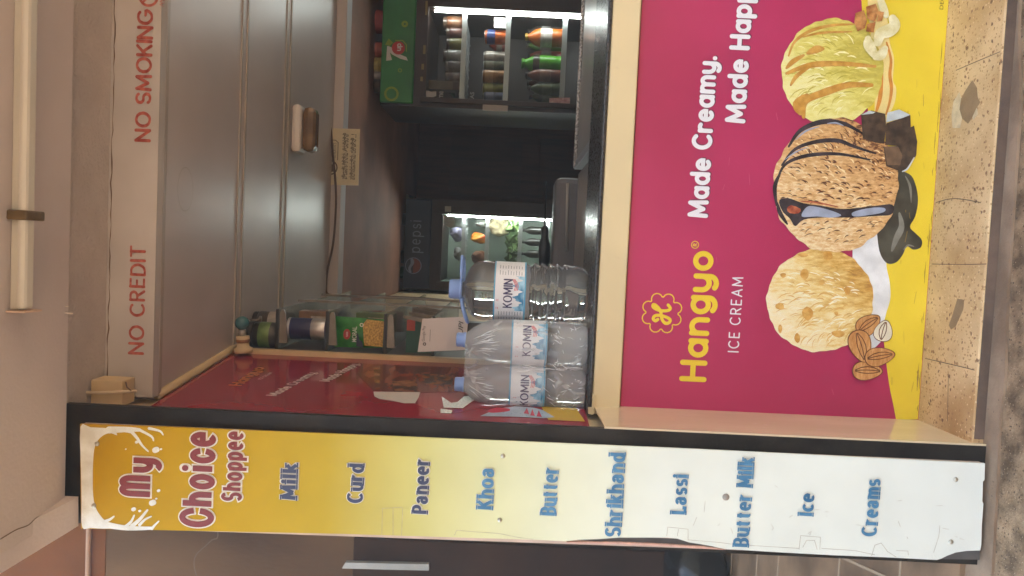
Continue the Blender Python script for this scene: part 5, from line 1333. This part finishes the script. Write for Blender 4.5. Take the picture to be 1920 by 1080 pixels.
# right hand green headed fridge
Y1f = 4.3
fx0, fx1 = P(900, 203, Y1f).x, P(900, -40, Y1f).x
z_top1 = P(712, 150, Y1f).z; z_h1 = P(775, 150, Y1f).z
gx0, gx1 = P(940, 188, Y1f).x, P(940, 18, Y1f).x
gz1, gz0 = P(800, 110, Y1f).z, .45
sh1 = [P(868, 110, Y1f + .06).z, P(950, 110, Y1f + .06).z, P(1056, 110, Y1f + .06).z]
M_green = mat("green header", lin((38, 128, 60)), .4, .12, 5, col2=lin((56, 150, 72)))
f1_, h1_ = fridge("drinks_fridge", "tall black drinks fridge with a bright green header panel", fx0, fx1, Y1f, z_top1, z_h1, gx0, gx1, gz0, gz1, sh1, M_green, gx1 - .012, 7, mat("dark liner", lin((58, 48, 44)), .5, .15))
Yh = Y1f - .0045
hput = plane_put((0, Yh, 0), EX, EZ)
def H(x, y): p = P(x, y, Yh); return (p.x, p.z)
b = MB()
b.poly([hput(*H(x, y), .0008) for x, y in [(724, 114), (726, 86), (733, 88), (745, 100), (762, 107), (765, 114), (750, 110), (735, 102), (731, 98), (735, 112), (733, 113)]])
m7 = b
c_ = P(747, 90, Yh); lettering(m7, "up", plane_put(P(752, 96, Yh), EX, EZ), .042, .030, .26, .3, 0, 0, .0016)
m7.build("white_logo", mat("logo white", lin((222, 222, 214)), .4, .04), h1_)
b = MB(); b.poly([hput(c_.x + .036 * math.cos(t), c_.z + .036 * math.sin(t), .001) for t in [j * math.pi / 14 for j in range(28)]]); b.build("red_dot", mat("logo red", lin((196, 50, 46)), .4, .06), h1_)
b = MB(); b.poly([hput(*H(x, y), .0006) for x, y in [(722, 84), (729, 72), (737, 80), (731, 86)]])
for (x, y, r, w) in ((734, 176, .034, .012), (750, 132, .009, .004), (759, 45, .012, .012)):
    q = H(x, y); ribbon(b, arc(q[0], q[1], r, r, 0, 360, 24), w, hput, .0007)
ribbon(b, [H(x, y) for x, y in ((742, 76), (755, 76), (762, 84), (762, 96))], .006, hput, .0006)
b.build("lime_print", mat("logo lime", lin((150, 176, 44)), .4, .08), h1_)
b = MB(); b.box((P(905, 207, Y1f).x, Y1f - .004, P(952, 200, Y1f).z), (P(905, 196, Y1f).x, Y1f - .0002, P(905, 200, Y1f).z)); b.build("handle_label", mat("pale tag", lin((190, 180, 172)), .5, .05), f1_)
b = MB(); Yd = Y1f + .009
q = plane_put((0, Yd, 0), EX, EZ)
def DD(x, y): p = P(x, y, Yd); return (p.x, p.z)
b.poly([q(*DD(x, y), .0005) for x, y in [(799, 183), (799, 170), (804, 170), (808, 172), (818, 171), (818, 180), (808, 184)]])
for s_, xb, ys, ye, h in (("me", 831, 185, 171, 8), ("JAS", 891, 189, 173, 10)):
    pt, w_, h_ = line_at(xb, ys, ye, h, Yd); font_text(b, s_, pt, w_, h_, .0006, .02)
b.build("door_lettering", mat("door white", lin((186, 184, 180)), .5, .05), f1_)
b = MB()
for (x, y, w, h) in ((797, 15, 5, 26), (793, 93, 5, 16), (790, 125, 5, 10), (788, 148, 5, 8)):
    a, c = P(x, y + h / 2, Y1f - .002), P(x + w, y - h / 2, Y1f - .002); b.box((a.x, Y1f - .003, c.z), (c.x, Y1f - .0003, a.z))
b.build("tape_mark", mat("tan tape", lin((150, 128, 76)), .5, .15), f1_)
b = MB(); a = P(1044, 188, Yd); b.poly([q(*DD(x, y), .0005) for x, y in [(1030, 202), (1030, 184), (1069, 183), (1068, 203)]]); b.build("pink_sticker", mat("pink print", lin((214, 150, 156)), .5, .3, 50, col2=lin((230, 200, 200))), f1_)

# left hand dark blue headed fridge
Y2f = 5.7
gx0b, gx1b = P(900, 531, Y2f).x, P(900, 404, Y2f).x
fx0b, fx1b = gx0b - .07, P(800, 372, Y2f).x
z_top2 = P(757, 470, Y2f).z; z_h2 = P(806, 470, Y2f).z
gz1b = P(828, 470, Y2f).z
sh2 = [P(868, 460, Y2f + .06).z, P(912, 460, Y2f + .06).z, P(974, 460, Y2f + .06).z]
f2_, h2_ = fridge("vegetable_fridge", "tall black fridge with a dark blue header and lit glass door showing greens", fx0b, fx1b, Y2f, z_top2, z_h2, gx0b, gx1b, .5, gz1b, sh2 + [sh2[2] - .2025], mat("navy header", lin((40, 52, 78)), .5, .15, 4), gx1b - .010, 12, mat("pale liner", lin((150, 166, 154)), .5, .08))
Yh2 = Y2f - .0045
b = MB(); pt, w_, h_ = line_at(788, 474, 414, 22, Yh2)
GL['e'] = (.56, [[(.03, .36), (.55, .36)] + arc(.29, .34, .28, .34, 4, 310, 22)[1:]], [])
lettering(b, "pepsi", pt, w_, h_, .11, .4, 0, 0, .001)
c_ = P(775, 498, Yh2); q = plane_put(c_, EX, EZ); ribbon(b, arc(0, 0, .058, .058, 0, 360, 28), .005, q, .001)
b.poly([q(x, z, .0012) for x, z in smooth_closed([(-.05, .012), (-.02, .018), (.02, -.006), (.052, .006), (.05, .022), (.015, .02), (-.015, .036), (-.046, .03)], 3)])
b.build("pale_lettering", mat("faded white", lin((140, 150, 170)), .5, .06), h2_)
b = MB(); b.poly([q(x, z, .0009) for x, z in [(.054 * math.cos(t), .054 * math.sin(t)) for t in [math.pi + j * math.pi / 14 for j in range(15)]]]); b.build("red_print", mat("faded red", lin((124, 66, 70)), .5, .1), h2_)
b = MB(); a, c = P(834, 397, Y2f), P(846, 387, Y2f); b.box((a.x, Y2f - .004, c.z), (c.x, Y2f - .0002, a.z)); b.build("lock_plate", mat("lock plate", lin((190, 186, 174)), .4, .1), f2_)
b = MB(); c_ = P(843, 416, Y2f); q = plane_put(Vector((c_.x, Y2f + .0095, c_.z)), EX, EZ); b.poly([q(.04 * math.cos(t), .04 * math.sin(t), 0) for t in [j * math.pi / 12 for j in range(24)]]); b.build("round_sticker", mat("grey sticker", lin((170, 176, 172)), .5, .1), f2_)

# ------------------------------------------------------------------ goods in and on the fridges
def drink(name, label, cat, c, h, r, body, labelm=None, capm=None, group=None, lz=(.3, .6), neck=.35):
    t = thing(name, label, cat, tuple(c), group)
    m = MB(); m.lathe([(r * .85, 0), (r, .006), (r * .96, h * .2), (r, h * .3), (r, h * .62), (r * .85, h * .74), (r * neck, h * .9), (r * neck, h * .93)], c, 20); m.build("body", body, t)
    if labelm:
        m = MB(); m.lathe([(r * 1.005, h * lz[0]), (r * 1.02, h * lz[0] + .002), (r * 1.02, h * lz[1] - .002), (r * 1.005, h * lz[1])], c, 20); m.build("label", labelm, t)
    m = MB(); m.lathe([(r * neck * 1.15, h * .925), (r * neck * 1.15, h * .995), (r * neck * .9, h)], c, 16); m.build("cap", capm or M_black, t)
    return t
def can(name, label, c, h, r, body, group=None):
    t = thing(name, label, "can", tuple(c), group)
    m = MB(); m.lathe([(r * .8, 0), (r, .006), (r, h - .008), (r * .85, h)], c, 20); m.build("body", body, t)
    m = MB(); m.lathe([(r * .86, h), (r * .86, h + .003), (r * .7, h + .003)], c, 20); m.build("rim", M_tin, t)
    return t
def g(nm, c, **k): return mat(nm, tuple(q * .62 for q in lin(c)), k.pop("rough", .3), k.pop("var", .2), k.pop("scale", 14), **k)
s1, s2, s3 = sh1
yg = Y1f + .13
def sx(y, v, yy=None): return P(v, y, yy or yg).x
hgt = lambda va, vb, y: P(va, y, yg).z - P(vb, y, yg).z
# lower shelf
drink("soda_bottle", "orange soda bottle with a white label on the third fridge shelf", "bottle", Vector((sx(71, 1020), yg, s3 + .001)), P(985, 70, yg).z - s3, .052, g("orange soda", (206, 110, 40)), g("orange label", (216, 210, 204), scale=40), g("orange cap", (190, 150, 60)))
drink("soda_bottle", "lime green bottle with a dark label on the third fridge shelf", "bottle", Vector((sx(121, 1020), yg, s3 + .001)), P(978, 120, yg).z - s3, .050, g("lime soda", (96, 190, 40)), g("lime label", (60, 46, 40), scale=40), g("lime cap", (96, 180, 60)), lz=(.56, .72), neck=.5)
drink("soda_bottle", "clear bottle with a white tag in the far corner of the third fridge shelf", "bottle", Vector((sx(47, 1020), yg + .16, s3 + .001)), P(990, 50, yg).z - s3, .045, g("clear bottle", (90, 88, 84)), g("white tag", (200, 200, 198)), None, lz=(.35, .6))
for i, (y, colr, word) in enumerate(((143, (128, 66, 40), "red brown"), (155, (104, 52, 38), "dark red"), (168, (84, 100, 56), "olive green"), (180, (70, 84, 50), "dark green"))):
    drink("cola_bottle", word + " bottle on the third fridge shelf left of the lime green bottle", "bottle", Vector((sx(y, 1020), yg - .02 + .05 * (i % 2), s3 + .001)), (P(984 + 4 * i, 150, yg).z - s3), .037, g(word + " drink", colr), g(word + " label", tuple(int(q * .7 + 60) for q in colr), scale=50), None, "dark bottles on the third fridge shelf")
# middle shelf
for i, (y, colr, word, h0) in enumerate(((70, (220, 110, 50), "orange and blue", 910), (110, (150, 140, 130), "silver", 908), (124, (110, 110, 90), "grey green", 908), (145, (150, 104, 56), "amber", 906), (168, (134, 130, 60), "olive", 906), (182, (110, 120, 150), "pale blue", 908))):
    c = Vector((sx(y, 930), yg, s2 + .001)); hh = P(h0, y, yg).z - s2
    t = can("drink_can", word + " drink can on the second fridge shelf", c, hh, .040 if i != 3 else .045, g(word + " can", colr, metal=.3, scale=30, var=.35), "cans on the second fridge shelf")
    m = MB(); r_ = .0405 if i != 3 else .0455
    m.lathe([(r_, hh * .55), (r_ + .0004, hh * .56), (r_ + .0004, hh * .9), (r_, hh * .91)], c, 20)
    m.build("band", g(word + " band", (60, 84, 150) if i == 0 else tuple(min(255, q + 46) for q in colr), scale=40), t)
backs = []
for (lv, va, y0, y1, n_, nm) in ((s1, 836, 52, 176, 7, "top"), (s2, 912, 84, 180, 6, "second"), (s3, 988, 62, 178, 7, "third")):
    for i in range(n_):
        y = y0 + (y1 - y0) * i / (n_ - 1); yy = yg + .16 + .03 * (i % 2)
        colr = [(150, 60, 40), (60, 80, 120), (150, 120, 50), (80, 110, 50), (110, 70, 50), (170, 160, 150), (96, 50, 44)][(i * 3 + len(backs)) % 7]
        hh = (P(va, y, yg).z - lv) * (.92 + .1 * ((i * 5) % 3) / 2)
        c = Vector((P(900, y, yy).x, yy, lv + .001))
        if not backs:
            t0_ = drink("drink_bottle", "drinks bottle standing in the back row of the %s fridge shelf" % nm, "bottle", c, hh, .034, g("back drink %d" % (i % 7), colr), g("back label", (150, 140, 130), scale=40), None, "bottles in the back rows of the drinks fridge"); backs.append(t0_)
        else:
            backs.append(drink("drink_bottle", "drinks bottle standing in the back row of the %s fridge shelf" % nm, "bottle", c, hh, .034, g("back drink %d" % ((i * 3 + len(backs)) % 7), colr), g("back label", (150, 140, 130), scale=40), None, "bottles in the back row of the %s fridge shelf" % nm))
for b_ in backs[:7]: b_["group"] = "bottles in the back row of the top fridge shelf"
t = thing("price_card", "small white picture card standing on the second fridge shelf", "card", (sx(43, 930), Y1f + .08, s2)); a, c = P(926, 52, Y1f + .08), P(950, 34, Y1f + .08)
m = MB(); m.box((a.x, Y1f + .08, s2 + .0005), (c.x, Y1f + .083, a.z)); m.build("card", g("white card", (206, 198, 186), rough=.6)); m = bpy.data.objects["card"]; m.parent = t; m.location = tuple(-Vector(t.location)); m.name = "sheet"
# upper shelf
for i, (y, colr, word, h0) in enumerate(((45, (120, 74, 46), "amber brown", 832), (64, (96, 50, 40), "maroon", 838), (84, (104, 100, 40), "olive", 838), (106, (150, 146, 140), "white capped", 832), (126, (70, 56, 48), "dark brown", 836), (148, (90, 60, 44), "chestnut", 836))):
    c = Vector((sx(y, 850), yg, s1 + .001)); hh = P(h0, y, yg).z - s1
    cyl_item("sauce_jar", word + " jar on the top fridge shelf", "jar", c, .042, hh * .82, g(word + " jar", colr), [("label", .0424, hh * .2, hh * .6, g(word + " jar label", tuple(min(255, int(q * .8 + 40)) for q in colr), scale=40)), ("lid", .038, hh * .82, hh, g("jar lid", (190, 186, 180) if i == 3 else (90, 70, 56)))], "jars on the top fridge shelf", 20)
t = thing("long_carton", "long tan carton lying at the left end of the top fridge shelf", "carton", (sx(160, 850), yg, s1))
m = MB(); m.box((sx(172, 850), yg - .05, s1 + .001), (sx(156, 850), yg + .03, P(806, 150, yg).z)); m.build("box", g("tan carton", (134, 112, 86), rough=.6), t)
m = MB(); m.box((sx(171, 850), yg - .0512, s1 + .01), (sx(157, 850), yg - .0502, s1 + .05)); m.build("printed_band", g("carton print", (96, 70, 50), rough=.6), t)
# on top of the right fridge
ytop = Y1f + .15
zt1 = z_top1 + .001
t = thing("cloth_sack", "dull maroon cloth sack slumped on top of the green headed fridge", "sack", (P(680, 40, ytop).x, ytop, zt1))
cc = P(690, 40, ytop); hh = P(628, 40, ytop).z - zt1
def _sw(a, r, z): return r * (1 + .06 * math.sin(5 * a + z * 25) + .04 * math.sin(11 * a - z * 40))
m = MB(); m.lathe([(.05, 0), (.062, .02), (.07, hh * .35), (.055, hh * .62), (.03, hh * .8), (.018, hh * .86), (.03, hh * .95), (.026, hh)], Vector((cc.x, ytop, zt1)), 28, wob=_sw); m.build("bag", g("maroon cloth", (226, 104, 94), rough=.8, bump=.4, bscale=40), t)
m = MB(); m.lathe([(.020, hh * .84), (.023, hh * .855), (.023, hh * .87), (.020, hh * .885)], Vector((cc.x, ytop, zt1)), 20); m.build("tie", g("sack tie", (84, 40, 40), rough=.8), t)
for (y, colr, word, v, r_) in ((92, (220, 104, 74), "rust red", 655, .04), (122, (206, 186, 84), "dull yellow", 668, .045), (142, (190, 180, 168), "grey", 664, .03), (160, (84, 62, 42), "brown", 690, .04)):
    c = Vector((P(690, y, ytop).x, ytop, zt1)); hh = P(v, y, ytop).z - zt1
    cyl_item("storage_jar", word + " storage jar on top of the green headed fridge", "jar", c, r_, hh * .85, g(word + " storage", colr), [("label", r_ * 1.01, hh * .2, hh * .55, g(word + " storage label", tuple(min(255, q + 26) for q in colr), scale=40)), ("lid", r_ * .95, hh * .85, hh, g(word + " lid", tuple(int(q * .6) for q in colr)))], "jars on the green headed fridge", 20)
# in the vegetable fridge
yv = Y2f + .16
t1, t2, t3 = sh2
def blob(name, label, cat, c, rs, m_, seed, part="body", rough=.18, n=14):
    t = thing(name, label, cat, (c.x, c.y, c.z)); r_ = random.Random(seed); mb = MB(); vs = []; fs = []
    ph = [r_.uniform(0, 6) for _ in range(4)]
    for i in range(n + 1):
        th = math.pi * i / n
        for k in range(2 * n):
            a = math.pi * k / n; w = 1 + rough * (math.sin(3 * a + ph[0]) * math.sin(2 * th + ph[1]) + .5 * math.sin(7 * a + ph[2]) * math.sin(5 * th + ph[3]))
            vs.append((c.x + rs[0] * w * math.sin(th) * math.cos(a), c.y + rs[1] * w * math.sin(th) * math.sin(a), c.z + rs[2] * (1 - w * math.cos(th)) ))
    for i in range(n):
        for k in range(2 * n): fs.append((i * 2 * n + k, i * 2 * n + (k + 1) % (2 * n), (i + 1) * 2 * n + (k + 1) % (2 * n), (i + 1) * 2 * n + k))
    mb.add(vs, fs, True); mb.build(part, m_, t); return t
def vx(y, v=950): return P(v, y, yv).x
blob("tomato_bag", "yellow and red tomato bag on the second shelf of the vegetable fridge", "bag", Vector((vx(449), yv, t2 + .001)), (.04, .05, .06), mat("tomato mix", lin((206, 150, 40)), .3, .2, 9, col2=lin((206, 84, 40))), 3)
blob("brown_pack", "reddish brown pack on the second shelf of the vegetable fridge", "pack", Vector((vx(484), yv, t2 + .001)), (.05, .06, .055), g("brown pack", (136, 86, 60)), 4)
blob("coconut_bag", "white bag at the right end of the second vegetable shelf", "bag", Vector((vx(420), yv + .1, t2 + .001)), (.03, .05, .05), g("white bag", (200, 206, 200)), 14)
blob("mushroom_bag", "beige patterned bag on the third shelf of the vegetable fridge", "bag", Vector((vx(424), yv + .06, t3 + .06)), (.07, .06, .09), mat("beige pods", lin((150, 134, 96)), .6, .5, 30, col2=lin((196, 184, 150))), 5)
# leafy greens: leaf blades fanned out
lt = thing("leafy_greens", "bunch of dark and pale green leaves on the third shelf of the vegetable fridge", "vegetables", (vx(450), yv, t3))
rl = random.Random(8)
for nm, mm, cnt, xs_ in (("leaf_mass", g("dark leaf", (62, 92, 42), rough=.5, var=.5), 90, (412, 500)), ("pale_leaf_mass", g("pale leaf", (126, 160, 84), rough=.5, var=.3), 40, (408, 470)), ("white_stalks", g("stalk", (206, 214, 190), rough=.5), 14, (404, 424))):
    mb = MB()
    for i in range(cnt):
        bx_ = vx(rl.uniform(*xs_)); by = yv + rl.uniform(-.08, .1); bz_ = t3 + rl.uniform(.0, .04)
        d = Vector((rl.uniform(-1, 1), rl.uniform(-.6, .3), rl.uniform(.2, 1.4))).normalized(); L_ = rl.uniform(.05, .13); w_ = L_ * rl.uniform(.12, .3)
        s = d.cross(Vector((0, 1, .2))).normalized() * w_; o = Vector((bx_, by, bz_)); bend = Vector((rl.uniform(-.02, .02), -.01, -.02))
        mb.add([o, o + d * L_ * .5 + s, o + d * L_ + bend, o + d * L_ * .5 - s], [(0, 1, 2, 3)])
    mb.build(nm, mm, lt)
blob("milk_packets", "grey plastic packets on the top shelf of the vegetable fridge", "packet", Vector((vx(442), yv, t1 + .001)), (.055, .06, .05), g("violet packet", (150, 146, 176)), 6)
blob("milk_packets", "pale limp packet at the left of the top vegetable fridge shelf", "packet", Vector((vx(480), yv, t1 + .001)), (.05, .06, .035), g("pale packet", (150, 152, 150)), 16)
for i, y in enumerate((430, 452, 474)):
    c = Vector((vx(y), yv, P(1040, y, yv).z)); drink("dark_bottle", ("rightmost", "middle", "leftmost")[i] + " of three dark bottles at the bottom of the vegetable fridge", "bottle", Vector((c.x, yv, sh2[2] - .20)), .18, .03, g("dark bottle", (44, 42, 38)), None, None, "dark bottles at the bottom of the vegetable fridge")
# on top of the left fridge
yu = Y2f + .15; zt2 = z_top2 + .001
M_cola = g("cola", (34, 24, 24)); M_colal = g("cola label", (92, 72, 74), scale=40)
for (y, v, body, lab, word, r_) in ((410, 700, M_cola, M_colal, "cola bottle standing alone on the blue headed fridge", .045), (479, 688, g("cola two", (38, 26, 26)), g("round label", (110, 92, 90), scale=40), "cola bottle with a round label beside a green bottle on the fridge", .05), (508, 690, g("green bottle", (30, 66, 40)), g("pale green label", (120, 132, 112), scale=40), "green bottle with a white label at the left end of the fridge top", .046)):
    c = Vector((P(720, y, yu).x, yu - .08, zt2)); drink("cola_bottle", word, "bottle", c, (P(v, y, yu).z - zt2), r_, body, lab, g("cap " + word[:9], (70, 40, 40)), None, (.2, .5))
for i, (ya, yb2, v) in enumerate(((362, 398, 706), (424, 466, 702), (520, 552, 704))):
    t = thing("cardboard_box", ("brown cardboard box at the right end of the fridge top", "brown cardboard box between the two cola bottles", "brown cardboard box left of the green bottle on the fridge")[i], "box", (P(730, (ya + yb2) / 2, yu).x, yu + .15, zt2))
    m = MB(); x0, x1 = P(730, yb2, yu).x, P(730, ya, yu).x; z1 = P(v, ya, yu).z
    m.box((x0, yu + .02, zt2), (x1, yu + .3, z1), .003); m.build("carton", g("cardboard", (112, 84, 60), rough=.8, var=.15), t)
    m = MB(); m.box(((x0 + x1) / 2 - .02, yu + .0188, zt2 + .001), ((x0 + x1) / 2 + .02, yu + .0198, z1 - .002)); m.build("tape", g("box tape", (134, 108, 78), rough=.4), t)
# roll and pipe on the back wall
t = thing("cardboard_roll", "open ended tan cardboard roll sticking out above the cola bottles", "roll", (P(678, 478, 5.9).x, 5.9, P(678, 478, 5.9).z))
c = P(678, 478, 5.6); m = MB(); pts = []; n = 24; vs = []; fs = []
for (r_, y) in ((.032, 5.9), (.032, 5.6), (.026, 5.6), (.026, 5.9)):
    for k in range(n): vs.append((c.x + r_ * math.cos(2 * math.pi * k / n), y, c.z + r_ * math.sin(2 * math.pi * k / n)))
for i in range(3):
    for k in range(n): fs.append((i * n + k, i * n + (k + 1) % n, (i + 1) * n + (k + 1) % n, (i + 1) * n + k))
m.add(vs, fs, True); m.build("tube", g("tan roll", (150, 118, 84), rough=.7), t)
m = MB(); m.box((P(670, 500, 5.905).x, 5.902, P(690, 480, 5.905).z), (P(670, 440, 5.905).x, 6.5, P(662, 480, 5.905).z)); m.build("bracket", M_dark, t)
a, c = P(682, 460, 6.4), P(676, 358, 6.4)
m = MB(); m.box((a.x, 6.38, P(684, 410, 6.4).z), (c.x + .3, 6.42, P(674, 410, 6.4).z), .004)
tag(m.build("wall_strip", mat("grey wall strip", lin((120, 110, 108)), .5, .06)), "long grey strip fixed high on the dark back wall", "strip")
m = MB(); m.box((P(800, 300, 6.5).x - .35, 6.50, 0), (P(800, 300, 6.5).x + .3, 6.545, P(716, 300, 6.5).z)); 
t = thing("back_door", "dark wooden door in the back wall between the two fridges", "door", (P(800, 300, 6.5).x, 6.5, .05)); m.build("leaf", M_darkwood, t)
m = MB(); x_ = P(800, 300, 6.5).x
for k in (0, 1):
    m.box((x_ - .28, 6.492, .3 + k * .75), (x_ + .22, 6.4995, .9 + k * .75), .003)
m.build("panel", mat("dark wood panel", lin((92, 58, 40)), .5, .25, 5, stretch=(6, 6, .6)), t)
# ------------------------------------------------------------------ haze volume added to lift the dark tones like a lens veil
hz = MB(); hz.box((-42, -62, -1.2), (42, 42, 5.6))
hm = bpy.data.materials.new("added haze"); hm.use_nodes = True
_n = hm.node_tree
for _q in [q for q in _n.nodes if q.type == 'BSDF_PRINCIPLED']: _n.nodes.remove(_q)
_v = _n.nodes.new("ShaderNodeVolumePrincipled"); _v.inputs["Color"].default_value = (1.0, .90, .84, 1); _v.inputs["Density"].default_value = HAZE
_n.links.new(_v.outputs[0], _n.nodes["Material Output"].inputs["Volume"])
tag(hz.build("haze", hm), "thin haze added in front of the shop to lift dark tones", None, None, "stuff")
